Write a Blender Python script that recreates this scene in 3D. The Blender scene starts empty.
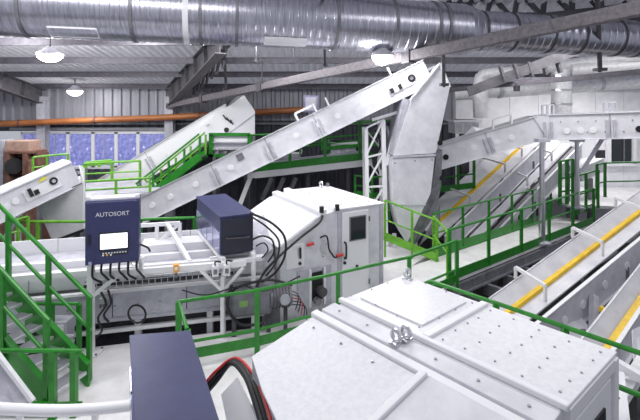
import bpy, math, random
from mathutils import Vector as V, Matrix
random.seed(4)
S = bpy.context.scene
COL = S.collection
PI = math.pi

# ------------------------------------------------------------------ camera, sky, light, exposure
F, HY, CZ = 450.0, 105.0, 4.0          # focal length in pixels, horizon row, eye height above the walkway deck (m)
cam = bpy.data.cameras.new('camera'); camo = bpy.data.objects.new('camera', cam); COL.objects.link(camo)
cam.sensor_width = 36.0; cam.lens = 36.0*F/640.0
cam.shift_y = -(210.0-HY)/640.0
cam.clip_end = 200
camo.location = (0, 0, CZ); camo.rotation_euler = (PI/2, 0, 0)
S.camera = camo
S.view_settings.view_transform = 'Standard'; S.view_settings.look = 'None'
S.view_settings.gamma = 1; S.view_settings.use_curve_mapping = False
S.view_settings.exposure = 0.28
w = bpy.data.worlds.new('sky'); S.world = w; w.use_nodes = True
w.node_tree.nodes['Background'].inputs[0].default_value = (0.86, 0.9, 1.0, 1)
w.node_tree.nodes['Background'].inputs[1].default_value = 0.42
def area_light(loc, size, power, target=None, col=(1, .98, .97)):
    l = bpy.data.lights.new('fill_light', 'AREA'); l.energy = power; l.shape = 'RECTANGLE'
    l.size, l.size_y = size; l.color = col
    o = bpy.data.objects.new('fill_light', l); COL.objects.link(o); o.location = loc
    if target is not None:
        o.rotation_euler = (V(target)-V(loc)).to_track_quat('-Z', 'Y').to_euler()
    return o
# unseen area lights added as fill, high over the near and far bays
area_light((-4.0, 5.0, 7.1), (6, 1.2), 260)
area_light((5.5, 4.5, 7.2), (6, 1.2), 150)
area_light((-3.0, 9.6, 6.25), (7, .5), 150)
area_light((7.0, 12.0, 5.7), (6, .8), 165)
area_light((10.0, 16.5, 4.9), (5, .8), 175)
area_light((-9.0, 15.2, 4.95), (6, .6), 150)

for x_ in (-8.5, -5, -1.5, 2):                # unseen point lights added behind the duct to brighten the roof
    l_ = bpy.data.lights.new('roof_fill', 'POINT'); l_.energy = 150; l_.shadow_soft_size = .2
    o_ = bpy.data.objects.new('roof_fill', l_); COL.objects.link(o_); o_.location = (x_, 11.6, 5.62)

# ------------------------------------------------------------------ materials
def mat(name, col, rough=.5, metal=0, var=.0, scale=6, dark=None, bump=0, emit=None, estr=0, stretch=None, spec=.5):
    m = bpy.data.materials.new(name); m.use_nodes = True
    nt = m.node_tree; b = nt.nodes['Principled BSDF']
    b.inputs['Base Color'].default_value = (*col, 1); b.inputs['Roughness'].default_value = rough
    b.inputs['Metallic'].default_value = metal
    b.inputs['Specular IOR Level'].default_value = spec
    if var or bump:
        tc = nt.nodes.new('ShaderNodeTexCoord'); n = nt.nodes.new('ShaderNodeTexNoise')
        src = tc.outputs['Object']
        if stretch:
            mp = nt.nodes.new('ShaderNodeMapping'); mp.inputs['Scale'].default_value = stretch
            nt.links.new(src, mp.inputs[0]); src = mp.outputs[0]
        nt.links.new(src, n.inputs['Vector']); n.inputs['Scale'].default_value = scale
        n.inputs['Detail'].default_value = 6; n.inputs['Roughness'].default_value = .65
        if var:
            r = nt.nodes.new('ShaderNodeValToRGB'); d = dark or tuple(c*.55 for c in col)
            r.color_ramp.elements[0].position = .5-var*.5; r.color_ramp.elements[1].position = .5+.12
            r.color_ramp.elements[0].color = (*d, 1); r.color_ramp.elements[1].color = (*col, 1)
            nt.links.new(n.outputs[0], r.inputs[0]); nt.links.new(r.outputs[0], b.inputs['Base Color'])
        if bump:
            bp = nt.nodes.new('ShaderNodeBump'); bp.inputs['Strength'].default_value = bump; bp.inputs['Distance'].default_value = .02
            nt.links.new(n.outputs[0], bp.inputs['Height']); nt.links.new(bp.outputs[0], b.inputs['Normal'])
    if emit:
        b.inputs['Emission Color'].default_value = (*emit, 1); b.inputs['Emission Strength'].default_value = estr
    return m
WHITE = mat('white_paint', (.68, .68, .72), .42, var=.35, scale=3.2, dark=(.55, .55, .60))
WHITE2 = mat('clean_white_paint', (.77, .77, .80), .4)
SCUFF = mat('scuffed_white_paint', (.74, .74, .775), .36, var=.42, scale=20, dark=(.64, .64, .68))
GREY = mat('light_grey_paint', (.50, .50, .56), .45, var=.3, scale=4, dark=(.36, .36, .42))
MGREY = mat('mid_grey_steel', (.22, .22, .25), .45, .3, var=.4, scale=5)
DSTEEL = mat('dark_steel', (.085, .08, .095), .5, .2, var=.4, scale=8)
BEAMG = mat('weathered_beam_grey', (.19, .17, .19), .6, .1, var=.5, scale=14, dark=(.075, .07, .08), bump=.3)
PURL = mat('purlin_grey', (.14, .13, .155), .55, .2, var=.4, scale=6, dark=(.08, .075, .09))
FRAMEG = mat('rafter_grey', (.13, .125, .14), .5, .3, var=.5, scale=5, dark=(.06, .06, .07))
GALV = mat('galvanised_duct', (.52, .52, .60), .30, .85, var=.7, scale=3.0, dark=(.20, .20, .27), stretch=(9, 1, 1), bump=.1)
FOIL = mat('foil_wrap', (.86, .86, .88), .35, .08, var=.5, scale=9, dark=(.62, .62, .66), bump=.9)
CLAD = mat('wall_cladding_grey', (.33, .33, .37), .5, .25, var=.4, scale=2.0, dark=(.28, .28, .32), stretch=(1, 1, .2))
CLADD = mat('wall_cladding_dark', (.06, .065, .085), .6, .1, var=.5, scale=2.0)
ROOF = mat('roof_sheet_pale', (.74, .72, .74), .55, .0, var=.4, scale=2.5, dark=(.52, .50, .54))
GREEN = mat('green_paint', (.018, .235, .016), .38, var=.3, scale=5, dark=(.012, .16, .012))
LGREEN = mat('lime_green_paint', (.17, .46, .035), .4, var=.3, scale=5, dark=(.10, .32, .02))
NAVY = mat('navy_paint', (.038, .042, .125), .42, var=.3, scale=5, dark=(.03, .033, .10), spec=.45)
NAVYD = mat('dark_navy_panel', (.016, .018, .035), .35)
VIOLET = mat('polished_side_panel', (.42, .43, .62), .16, .7, var=.5, scale=3, dark=(.25, .28, .52))
BLACK = mat('black_rubber', (.012, .012, .014), .5)
HOLE = mat('black_opening', (.006, .006, .008), .8)
BELT = mat('conveyor_belt', (.05, .05, .06), .65, var=.4, scale=4, bump=.2)
ORANGE = mat('orange_brown_pipe', (.42, .15, .045), .45, var=.5, scale=3, dark=(.22, .07, .025), stretch=(.4, 2, 2))
YELLOW = mat('yellow_paint', (.86, .57, .010), .42, var=.3, scale=6, dark=(.70, .42, .01))
RUST = mat('rusty_brown_steel', (.22, .105, .075), .8, var=.6, scale=6, dark=(.07, .04, .035), bump=.4)
RUSTP = mat('pale_rust_plate', (.45, .30, .24), .75, var=.5, scale=5, dark=(.27, .17, .14))
REDP = mat('red_plastic', (.55, .03, .025), .4)
GREENL = mat('green_label', (.20, .36, .10), .5)
ORANGEP = mat('orange_plastic', (.85, .42, .08), .4)
GLASSD = mat('dark_glass', (.02, .025, .03), .08)
SCREEN = mat('screen_glow', (.8, .85, .95), .3, emit=(.86, .9, 1), estr=.95)
SCRTXT = mat('screen_print_grey', (.4, .45, .55), .4)
LAMP = mat('lamp_glow', (1, 1, 1), .3, emit=(1, .97, .95), estr=22)
LAMPW = mat('lamp_glow_far', (1, 1, 1), .3, emit=(1, .97, .95), estr=5)
CHROME = mat('bright_steel', (.62, .62, .66), .28, .9)
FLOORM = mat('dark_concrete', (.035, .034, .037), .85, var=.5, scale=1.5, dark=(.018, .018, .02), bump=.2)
DECK = mat('pale_floor_plate', (.78, .77, .79), .6, var=.5, scale=2.6, dark=(.62, .60, .60), bump=.15)
GRATE = mat('galvanised_grating', (.55, .55, .6), .4, .5)
BOLT = mat('dull_bolt_head', (.40, .40, .44), .4, .4)
WALLW = mat('white_wall_panel', (.80, .80, .83), .55, var=.3, scale=1.5, dark=(.66, .66, .70))
LETTER = mat('white_lettering', (.62, .63, .70), .5)
WIN = mat('blue_window_sheet', (.17, .18, .38), .35, var=.42, scale=6, dark=(.05, .06, .20))
nt = WIN.node_tree                                    # daylight comes through the mottled sheet
bs = nt.nodes['Principled BSDF']; rr = [n for n in nt.nodes if n.type == 'VALTORGB'][0]
rr.color_ramp.elements.new(.66).color = (.58, .58, .68, 1)
nt.links.new(rr.outputs[0], bs.inputs['Emission Color']); bs.inputs['Emission Strength'].default_value = .95

rb = ROOF.node_tree                                    # translucency added to brighten the ribbed sheets from above
tl_ = rb.nodes.new('ShaderNodeBsdfTranslucent'); tl_.inputs[0].default_value = (.85, .84, .88, 1)
mx_ = rb.nodes.new('ShaderNodeMixShader'); mx_.inputs[0].default_value = .5
rb.links.new(rb.nodes['Principled BSDF'].outputs[0], mx_.inputs[1]); rb.links.new(tl_.outputs[0], mx_.inputs[2])
rb.links.new(mx_.outputs[0], rb.nodes['Material Output'].inputs[0])

# ------------------------------------------------------------------ geometry helpers
def at(px, py, Y): return V(((px-320)/F*Y, Y, CZ-(py-HY)/F*Y))
def gp(px, py, z):
    Y = (CZ-z)*F/(py-HY); return V(((px-320)/F*Y, Y, z))
WLOC = {}
class MB:
    def __init__(s): s.v = []; s.f = []
    def add(s, vs, fs):
        o = len(s.v); s.v += [V(p) for p in vs]; s.f += [tuple(i+o for i in q) for q in fs]; return s
    def obox(s, c, ax, ay, az):                # centre and three half vectors
        c = V(c); ax, ay, az = V(ax), V(ay), V(az)
        vs = [c+i*ax+j*ay+k*az for i in (-1, 1) for j in (-1, 1) for k in (-1, 1)]
        fs = [(0, 1, 3, 2), (4, 6, 7, 5), (0, 4, 5, 1), (2, 3, 7, 6), (0, 2, 6, 4), (1, 5, 7, 3)]
        if ax.cross(ay).dot(az) < 0: fs = [tuple(reversed(q)) for q in fs]
        return s.add(vs, fs)
    def box(s, a, b):
        a, b = V(a), V(b); c = (a+b)/2; h = (b-a)/2
        return s.obox(c, (h.x, 0, 0), (0, h.y, 0), (0, 0, h.z))
    def bar(s, p, q, wd, ht=None, up=(0, 0, 1)):   # rectangular bar from p to q
        p, q = V(p), V(q); ht = ht or wd; d = (q-p); L = d.length; d = d/L
        sd = d.cross(V(up))
        if sd.length < 1e-3: sd = d.cross(V((1, 0, 0)))
        sd.normalize(); u = sd.cross(d)
        return s.obox((p+q)/2, d*L/2, sd*wd/2, u*ht/2)
    def tube(s, pts, r, n=8, cap=True):
        pts = [V(p) for p in pts]; rs = r if isinstance(r, (list, tuple)) else [r]*len(pts)
        base = len(s.v); a = None
        for i, p in enumerate(pts):
            d = (pts[min(i+1, len(pts)-1)]-pts[max(i-1, 0)]).normalized()
            if a is None:
                a = d.cross(V((0, 0, 1)))
                if a.length < 1e-3: a = d.cross(V((1, 0, 0)))
            a = (a-d*a.dot(d)).normalized(); b = d.cross(a)
            for k in range(n):
                t = 2*PI*k/n; s.v.append(p+(a*math.cos(t)+b*math.sin(t))*rs[i])
        for i in range(len(pts)-1):
            for k in range(n):
                k2 = (k+1) % n
                s.f.append((base+i*n+k, base+i*n+k2, base+(i+1)*n+k2, base+(i+1)*n+k))
        if cap:
            s.f.append(tuple(base+k for k in reversed(range(n))))
            s.f.append(tuple(base+(len(pts)-1)*n+k for k in range(n)))
        return s
    def prism(s, poly, vec):                      # extrude a planar polygon
        n = len(poly); vec = V(vec); P = [V(p) for p in poly]
        nm = V((0, 0, 0))
        for i in range(n): nm += P[i].cross(P[(i+1) % n])
        if nm.dot(vec) < 0: P.reverse()
        vs = P+[p+vec for p in P]
        fs = [tuple(reversed(range(n))), tuple(range(n, 2*n))]
        for i in range(n):
            j = (i+1) % n; fs.append((i, j, n+j, n+i))
        return s.add(vs, fs)
    def plate(s, poly, t):                        # polygon with thickness t along its normal (centred)
        P = [V(p) for p in poly]; nm = V((0, 0, 0))
        for i in range(len(P)): nm += P[i].cross(P[(i+1) % len(P)])
        nm.normalize()
        return s.prism([p-nm*t/2 for p in P], nm*t)
    def disc(s, c, nrm, r, t, n=16):
        nrm = V(nrm).normalized(); return s.tube([V(c)-nrm*t/2, V(c)+nrm*t/2], r, n)
    def torus(s, c, nrm, R, r, n=20, m=6, a0=0, a1=2*PI):
        nrm = V(nrm).normalized(); a = nrm.cross(V((0, 0, 1)))
        if a.length < 1e-3: a = V((1, 0, 0))
        a.normalize(); b = nrm.cross(a)
        pts = [V(c)+(a*math.cos(a0+(a1-a0)*i/n)+b*math.sin(a0+(a1-a0)*i/n))*R for i in range(n+1)]
        return s.tube(pts, r, m)
    def build(s, name, m, parent=None, label=None, cat=None, group=None, kind=None, smooth=False, bevel=0):
        lo = V((min(p.x for p in s.v), min(p.y for p in s.v), min(p.z for p in s.v)))
        hi = V((max(p.x for p in s.v), max(p.y for p in s.v), max(p.z for p in s.v)))
        c = (lo+hi)/2
        if parent is None: c.z = lo.z
        me = bpy.data.meshes.new(name); me.from_pydata([p-c for p in s.v], [], s.f); me.update()
        me.materials.append(m)
        if smooth:
            me.polygons.foreach_set('use_smooth', [True]*len(me.polygons)); me.set_sharp_from_angle(angle=.7)
        o = bpy.data.objects.new(name, me); COL.objects.link(o)
        if parent is not None:
            o.parent = parent; o.location = c-WLOC[parent.name]
        else: o.location = c
        WLOC[o.name] = c
        if bevel:
            md = o.modifiers.new('edge', 'BEVEL'); md.width = bevel; md.segments = 2; md.limit_method = 'ANGLE'
        return tag(o, label, cat, group, kind)
def tag(o, label=None, cat=None, group=None, kind=None):
    if label: o['label'] = label
    if cat: o['category'] = cat
    if group: o['group'] = group
    if kind: o['kind'] = kind
    return o
def thing(name, label, cat, loc, group=None):
    o = bpy.data.objects.new(name, None); COL.objects.link(o); o.location = V(loc); o.empty_display_size = .2
    WLOC[o.name] = V(loc); return tag(o, label, cat, group)
def struct(name, mb, m, **k): return mb.build(name, m, kind='structure', **k)
def holder(name, loc):                            # empty that carries the pieces of a piece of the setting
    o = bpy.data.objects.new(name, None); COL.objects.link(o); o.location = V(loc); WLOC[o.name] = V(loc); o['kind'] = 'structure'; return o
def bez(pts, n=8):                                # smooth curve through points (Catmull-Rom)
    P = [V(p) for p in pts]; P = [P[0]]+P+[P[-1]]; out = []
    for i in range(1, len(P)-2):
        for k in range(n):
            t = k/n; a, b, c, d = P[i-1], P[i], P[i+1], P[i+2]
            out.append(.5*((2*b)+(c-a)*t+(2*a-5*b+4*c-d)*t*t+(3*b-a-3*c+d)*t**3))
    out.append(P[-2]); return out

# ------------------------------------------------------------------ the hall
GZ = -1.8
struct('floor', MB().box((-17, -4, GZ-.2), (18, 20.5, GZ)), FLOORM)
WY = 19.0
# corrugated wall sheets
wb = holder('wall_back', (0, WY, GZ))
def clad(x0, z0, z1, m, y=WY, pitch=.38, n=3, parent=wb):
    prof = []
    for k in range(n):
        x = x0+k*pitch
        prof += [(x, 0), (x+pitch*.55, 0), (x+pitch*.68, .07), (x+pitch*.87, .07)]
    prof.append((x0+n*pitch, 0)); b = MB(); vs = []; N = len(prof)
    for z in (z0, z1): vs += [V((x, y-d, z)) for x, d in prof]
    fs = [(i, i+1, N+i+1, N+i) for i in range(N-1)]
    b.add(vs, fs); o = b.build('cladding_sheet', m, parent)
    md = o.modifiers.new('thickness', 'SOLIDIFY'); md.thickness = .03; md.offset = 1
for i in range(18):
    x = -14.8+i*1.14
    clad(x, 3.35, 4.95, CLAD)
    clad(x, 2.9 if x < -6.6 else GZ, 3.35, CLADD, y=WY+.02)
    if x < -6.6: clad(x, GZ, 1.3, CLADD, y=WY+.02)
struct('trim_1', MB().box((-13.0, WY-.16, 2.93), (-6.1, WY-.02, 3.05)), CLAD)
struct('trim_2', MB().box((-14.8, WY-.2, 3.18), (5.5, WY-.1, 3.26)), MGREY)
# windows: six framed sheets side by side
wx = [-12.55, -11.52, -10.58, -9.53, -8.56, -7.64, -6.3]
for i in range(6):
    a, b2 = wx[i], wx[i+1]; f = .07
    z0, z1 = 1.38, 2.86
    mb = MB().box((a, WY-.12, z0), (a+f, WY+.02, z1)).box((b2-f, WY-.12, z0), (b2, WY+.02, z1))
    mb.box((a, WY-.12, z0), (b2, WY+.02, z0+f)).box((a, WY-.12, z1-f), (b2, WY+.02, z1))
    o = struct('window_%d' % (i+1), mb, WHITE2)
    MB().box((a+f, WY-.06, z0+f), (b2-f, WY-.03, z1-f)).build('pane', WIN, o)
    if i in (0, 1, 3, 5):
        c = (a+b2)/2+random.uniform(-.1, .1); MB().box((c-.015, WY-.1, z0+f), (c+.015, WY-.06, z1-f)).build('glazing_bar', GREY, o)
# white wall to the right, and the doorway in it
wr = holder('wall_right', (10, WY, GZ))
for i in range(9):
    x = 5.6+i*1.2
    MB().box((x, WY-.05, GZ), (x+1.185, WY+.1, 4.7)).build('wall_panel', WALLW, wr)
dz = 2.6
d = struct('window_7', MB().box((12.0, 18.75, 1.55), (12.14, 18.93, 2.85)).box((13.06, 18.75, 1.55), (13.2, 18.93, 2.85)).box((12, 18.75, 1.45), (13.2, 18.93, 1.58)).box((12, 18.75, 2.75), (13.2, 18.93, 2.88)), WHITE2)
MB().box((12.14, 18.86, 1.58), (13.06, 18.9, 2.75)).build('pane', GLASSD, d)
MB().box((12.7, 18.8, 1.58), (12.74, 18.86, 2.75)).build('glazing_bar', MGREY, d)

# roof: sloping corrugated sheets on purlins
def rz(Y): return 8.17-.18*Y
cl = holder('ceiling', (0, 12, 6))
def roof_sheet(x0, y0=7.2, y1=19.2, wd=1.0, pitch=.25):
    n = int(wd/pitch); prof = []
    for k in range(n):
        x = x0+k*pitch; prof += [(x, 0), (x+.10, 0), (x+.14, .10), (x+.21, .10)]
    prof.append((x0+wd, 0)); N = len(prof)
    vs = [V((x, y, rz(y)+d)) for y in (y0, y1) for x, d in prof]
    o = MB().add(vs, [(i, N+i, N+i+1, i+1) for i in range(N-1)]).build('roof_sheet', ROOF, cl)
for i in range(31): roof_sheet(-15+i)
for k, Y in enumerate((9.0, 10.8, 12.65, 14.55, 16.35, 18.3)):
    z = rz(Y)-.01
    mb = MB().box((-15, Y-.03, z-.21), (16, Y, z)).box((-15, Y-.10, z-.21), (16, Y-.03, z-.19)).box((-15, Y, z-.02), (16, Y+.09, z))
    mb.build('trim_%d' % (k+3), PURL, kind='structure')
# tie rods under the roof
def rod(p, q, r, label, m=DSTEEL, cat='rod', name='hanger_rod'):
    t = thing(name, label, cat, q)
    MB().tube([p, q], r, 6).build('rod', m, t)
    MB().box(V(q)-V((r*2.2, r*2.2, 0)), V(q)+V((r*2.2, r*2.2, .07))).build('clamp', DSTEEL, t)
    MB().disc(V(p), (0, 0, 1), r*2.4, .03, 8).build('ceiling_nut', DSTEEL, t)
# columns
def column(x, y, z0, z1, label, cat='column', m=GREY):
    t = thing('steel_column', label, cat, (x, y, z0))
    MB().box((x-.17, y-.17, z0), (x+.17, y-.14, z1)).build('flange', m, t)
    MB().box((x-.17, y+.14, z0), (x+.17, y+.17, z1)).build('flange', m, t)
    MB().box((x-.02, y-.14, z0), (x+.02, y+.14, z1)).build('web', m, t)
    MB().box((x-.24, y-.24, z0), (x+.24, y+.24, z0+.03)).build('base_plate', m, t)
column(-11.45, 18.6, GZ, 4.35, 'grey steel column in front of the cladding left of the first beam')
column(-6.2, 18.6, GZ, 4.35, 'grey steel column beside the right end of the blue windows')

def i_beam(name, label, p, q, h, wd, m, flm=None, cat='beam', holes=0, taper=1.0):
    p, q = V(p), V(q); d = (q-p).normalized(); sd = d.cross(V((0, 0, 1))).normalized(); u = sd.cross(d)
    t = thing(name, label, cat, p)
    MB().prism([p+u*h/2, p-u*h/2, q-u*h*taper/2, q+u*h*taper/2], sd*.03).build('web', m, t)
    MB().bar(p+u*h/2, q+u*h*taper/2, wd, .03).build('flange', m, t)
    MB().bar(p-u*h/2, q-u*h*taper/2, wd, .03).build('flange', flm or m, t)
    n = int((q-p).length/1.2)
    for k in range(1, n):
        c = p.lerp(q, k/n); hh = h*(1+(taper-1)*k/n)
        MB().obox(c, d*.012, sd*wd*.45, u*hh*.49).build('stiffener', m, t)
    return t
i_beam('roof_beam', 'dark rafter descending to the column at the far left edge', (-11.5, 18.6, 4.35), (-11.4, 12.2, 5.62), .6, .3, FRAMEG, PURL, taper=.8)
t = i_beam('roof_beam', 'deep dark rafter rising from the column right of the blue windows', (-6.25, 18.6, 4.28), (-2.75, 12.4, 5.7), .75, .32, FRAMEG, BEAMG, taper=.75)
# lattice openings of that rafter, as bracing bars
p0, q0 = V((-5.2, 16.9, 4.67)), V((-3.1, 13.0, 5.5))
for k in range(7):
    a = p0.lerp(q0, k/7); MB().bar(a+V((.45, 0, -.3)), a+V((.62, -.1, .42)), .09, .05).build('lattice_bar', FRAMEG, t)
MB().bar(p0+V((.6, -.05, .45)), q0+V((.6, -.05, .35)), .1, .1).build('top_chord', PURL, t)
# long weathered beam running across to the upper right corner
p, q = at(168, 106, 18.4), at(700, -4, 5.9)
d_ = (q-p).normalized(); t = thing('tie_beam', 'long speckled grey beam crossing below the duct to the upper right corner', 'beam', p)
MB().bar(p, q, .18, .21).build('beam_body', BEAMG, t, bevel=.015)
for k in (.18, .40, .72):
    c = p.lerp(q, k); MB().obox(c, d_*.1, d_.cross(V((0, 0, 1))).normalized()*.12, V((0, 0, .15))).build('splice_plate', DSTEEL, t)
for k in (.175, .4):
    c = p.lerp(q, k); MB().disc(c+V((.06, -.13, .05)), (0, 1, 0), .03, .05, 6).build('bolt', DSTEEL, t)
# second beam further right, thin and pale
p, q = at(450, 90, 14.5), at(700, 66, 9.8)
t = thing('pipe_carrier', 'slim grey beam below the foil wrapped pipes at upper right', 'beam', p)
MB().bar(p, q, .14, .13).build('beam_body', PURL, t)
for k in (.35,): MB().bar(p.lerp(q, k), p.lerp(q, k)+V((0, 0, -.22)), .16, .12).build('bracket', DSTEEL, t)
rod(at(323, -20, 8.0), at(325, 66, 12.9), .035, 'thin dark hanger passing in front of the duct middle')
rod(at(443, 50, 9.9), at(444, 86, 11.5), .045, 'dark hanger behind the head of the tall white chute', cat='rod')
rod(at(597, -12, 9.0), at(600, 71, 10.6), .05, 'grey hanger holding the slim beam at far right')
rod(at(224, 40, 12.5), at(226, 90, 15.5), .045, 'dark hanger beside the deep rafter')
for i, (x, y0, y1) in enumerate(((256, 35, 62), (294, 36, 62), (262, 60, 84))):
    rod(at(x, y0, 11.6), at(x, y1, 11.7), .015, ('thin hanger under the duct, first right of the deep rafter', 'thin hanger under the duct below its long white hatch', 'thin hanger above the splice of the long speckled beam')[i])
# roof truss at upper right
t = thing('roof_truss', 'dark lattice roof truss crossing the top right above the duct', 'truss', (3.5, 11.3, 5.7))
a, b2 = at(425, 8, 10.3), at(640, -30, 10.3); c, d = at(425, 30, 10.3), at(660, 3, 10.3)
MB().bar(a, b2, .16, .14).build('top_chord', FRAMEG, t); MB().bar(c, d, .16, .14).build('bottom_chord', FRAMEG, t)
for k in range(8):
    MB().bar(c.lerp(d, k/8), a.lerp(b2, (k+.5)/8), .1, .09).build('web_bar', FRAMEG, t)
    MB().bar(a.lerp(b2, (k+.5)/8), c.lerp(d, (k+1)/8), .1, .09).build('web_bar', FRAMEG, t)
t = thing('roof_brace', 'dark inclined brace hanging from the roof at top right', 'beam', at(480, 40, 12))
MB().bar(at(468, 92, 13), at(590, 45, 12.6), .1, .28).build('beam_body', FRAMEG, t)
for k in range(5):
    c = at(500+k*14, 66-k*2.0, 12.8); MB().bar(c, c+V((.12, 0, -.42)), .16, .06).build('web_bar', FRAMEG, t)

# spiral duct
t = thing('ventilation_duct', 'big galvanised spiral ventilation duct hung across the top of the hall', 'duct', (0, 9, 5.2))
A, B = V((-7.6, 7.6, 5.80)), V((9.5, 10.95, 5.51))
ax = (B-A).normalized()
def kpx(px):
    m_ = (px-320)/F; return (m_*A.y-A.x)/((B.x-A.x)-m_*(B.y-A.y))
kj = kpx(462)
J = A.lerp(B, kj); J2 = A.lerp(B, kj+.022)
def duct_seg(a, b, r, name='duct_section', r2=None):
    n = max(2, int((b-a).length/.16)); pts = []; rs = []
    for i in range(n+1):
        for e, dr in ((0, 0), (.45, 0), (.5, .008), (.95, .008)):
            if i == n and e > 0: break
            pts.append(a.lerp(b, (i+e)/n)); rr_ = r+((r2 or r)-r)*(i+e)/n; rs.append(rr_+dr)
    MB().tube(pts, rs, 28).build(name, GALV, t, smooth=True)
cuts = [0, kpx(30), kpx(136), kpx(202), kpx(237), kpx(333), kpx(389), kpx(430), kj]
for i in range(len(cuts)-1): duct_seg(A.lerp(B, cuts[i]), A.lerp(B, cuts[i+1]), .54)
duct_seg(J, J2, .54, 'reducer', .42)
cuts2 = [kj+.022, kpx(508), kpx(544), kpx(574), kpx(612), kpx(632), 1]
for i in range(len(cuts2)-1): duct_seg(A.lerp(B, cuts2[i]), A.lerp(B, cuts2[i+1]), .42)
for k in cuts[1:-1]+[kj-.03]:
    c = A.lerp(B, k); MB().tube([c-ax*.03, c+ax*.03], .565, 28).build('joint_band', MGREY, t, smooth=True)
for k in cuts2[:-1]:
    c = A.lerp(B, k); MB().tube([c-ax*.025, c+ax*.025], .44, 28).build('joint_band', DSTEEL, t, smooth=True)
c = A.lerp(B, kpx(188)); MB().tube([c-ax*.05, c+ax*.05], .57, 28).build('joint_band', WHITE2, t, smooth=True)
def hatch(k0, k1, nm, r=.56):
    a, b = A.lerp(B, k0), A.lerp(B, k1); pr = ax.cross(V((0, 0, 1))).normalized()
    rows = []
    for an in (-70, -58, -46):
        r_ = math.radians(an); dv = pr*math.cos(r_)+V((0, 0, 1))*math.sin(r_); rows.append((a+dv*r, b+dv*r, dv))
    mb = MB()
    for i in range(2): mb.plate([rows[i][0], rows[i][1], rows[i+1][1], rows[i+1][0]], .02)
    o = mb.build('access_hatch', GALV if nm else WHITE2, t)
    if nm:
        for (u, v_) in ((rows[0][0], rows[0][1]), (rows[2][0], rows[2][1]), (rows[0][0], rows[2][0]), (rows[0][1], rows[2][1])):
            MB().bar(u, v_, .03, .03).build('hatch_frame', WHITE2, o)
hatch(kpx(56), kpx(102), True); hatch(kpx(263), kpx(304), False)
# orange-brown pipe along the back wall
t = thing('service_pipe', 'orange brown pipe running along the grey cladding of the back wall', 'pipe', at(0, 123, 18.5))
pp = [at(-60, 126, 18.2), at(0, 124, 18.2), at(165, 117.5, 18.2), at(315, 109, 18.2)]
MB().tube(pp, .125, 12).build('pipe', ORANGE, t, smooth=True)
for px, py in ((20, 123.3), (95, 120.3), (200, 115.8)):
    c = at(px, py, 18.2); MB().tube([c-V((.04, 0, 0)), c+V((.04, 0, 0))], .15, 12).build('pipe_collar', RUST, t)
# foil wrapped pipes at upper right
t = thing('insulated_pipe', 'foil wrapped white pipe bending down twice below the duct at right', 'pipe', at(483, 112, 14))
ell = bez([at(481, 118, 15.4), at(480, 92, 15.4), at(481, 78, 15.4), at(492, 73, 15.2), at(540, 68, 14.8), at(590, 62, 14.3), at(660, 54, 13.4)], 6)
MB().tube(ell[:14], [.25]*9+[.22]*5, 12).build('elbow', FOIL, t, smooth=True)
MB().tube(ell[13:], .19, 12).build('pipe_run', FOIL, t, smooth=True)
MB().tube([at(562, 67, 14.75), at(561, 118, 14.75)], .31, 12).build('branch_drop', FOIL, t, smooth=True)
MB().tube([at(572, 70, 14.4), at(660, 63, 13.6)], .2, 12).build('side_run', FOIL, t, smooth=True)
for y in (76, 90, 104): MB().tube([at(561.5, y, 14.75)+V((0, 0, .03)), at(561.5, y, 14.75)-V((0, 0, .03))], .325, 12).build('band', CHROME, t)
t = thing('insulated_pipe', 'lower foil wrapped pipe running level along the white wall at right', 'pipe', at(590, 82, 15))
MB().tube([at(455, 94, 16.5), at(575, 86, 15.5), at(670, 79, 14.5)], .24, 12).build('pipe_run', FOIL, t, smooth=True)
for px, py, Y in ((500, 91, 16), (600, 84.2, 15.2)): c = at(px, py, Y); MB().tube([c-V((.05, 0, 0)), c+V((.05, 0, 0))], .27, 12).build('band', CHROME, t)
# lamps
def lamp(px, py, Y, r, label, m, zc):
    c = at(px, py, Y); t = thing('high_bay_lamp', label, 'lamp', c)
    MB().tube([c+V((0, 0, .0)), c+V((0, 0, .05)), c+V((0, 0, .14)), c+V((0, 0, .22))], [r, r, r*.55, r*.3], 16).build('reflector', GREY, t, smooth=True)
    MB().tube([c-V((0, 0, .19)), c-V((0, 0, .15)), c-V((0, 0, .07)), c], [r*.25, r*.6, r*.88, r*.95], 16).build('lens', m, t)
    MB().tube([c+V((0, 0, .2)), V((c.x, c.y, zc))], .02, 6).build('hanger', DSTEEL, t)
    return c
c = lamp(50, 55, 12.2, .34, 'glowing high bay lamp under the roof at upper left', LAMP, rz(12.2))
def pl(c, e, r=.3):
    l = bpy.data.lights.new('lamp_light', 'POINT'); l.energy = e; l.shadow_soft_size = r; o = bpy.data.objects.new('lamp_light', l); COL.objects.link(o); o.location = c+V((0, 0, -.4))
pl(c, 160)
c = lamp(382, 56, 9.2, .22, 'glowing high bay lamp beside the head of the main conveyor', LAMP, rz(9.2)); pl(c, 60)
c = lamp(75, 91, 17.4, .3, 'small dim lamp against the cladding below the left roof', LAMPW, rz(17.4)); pl(c, 60)

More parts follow.
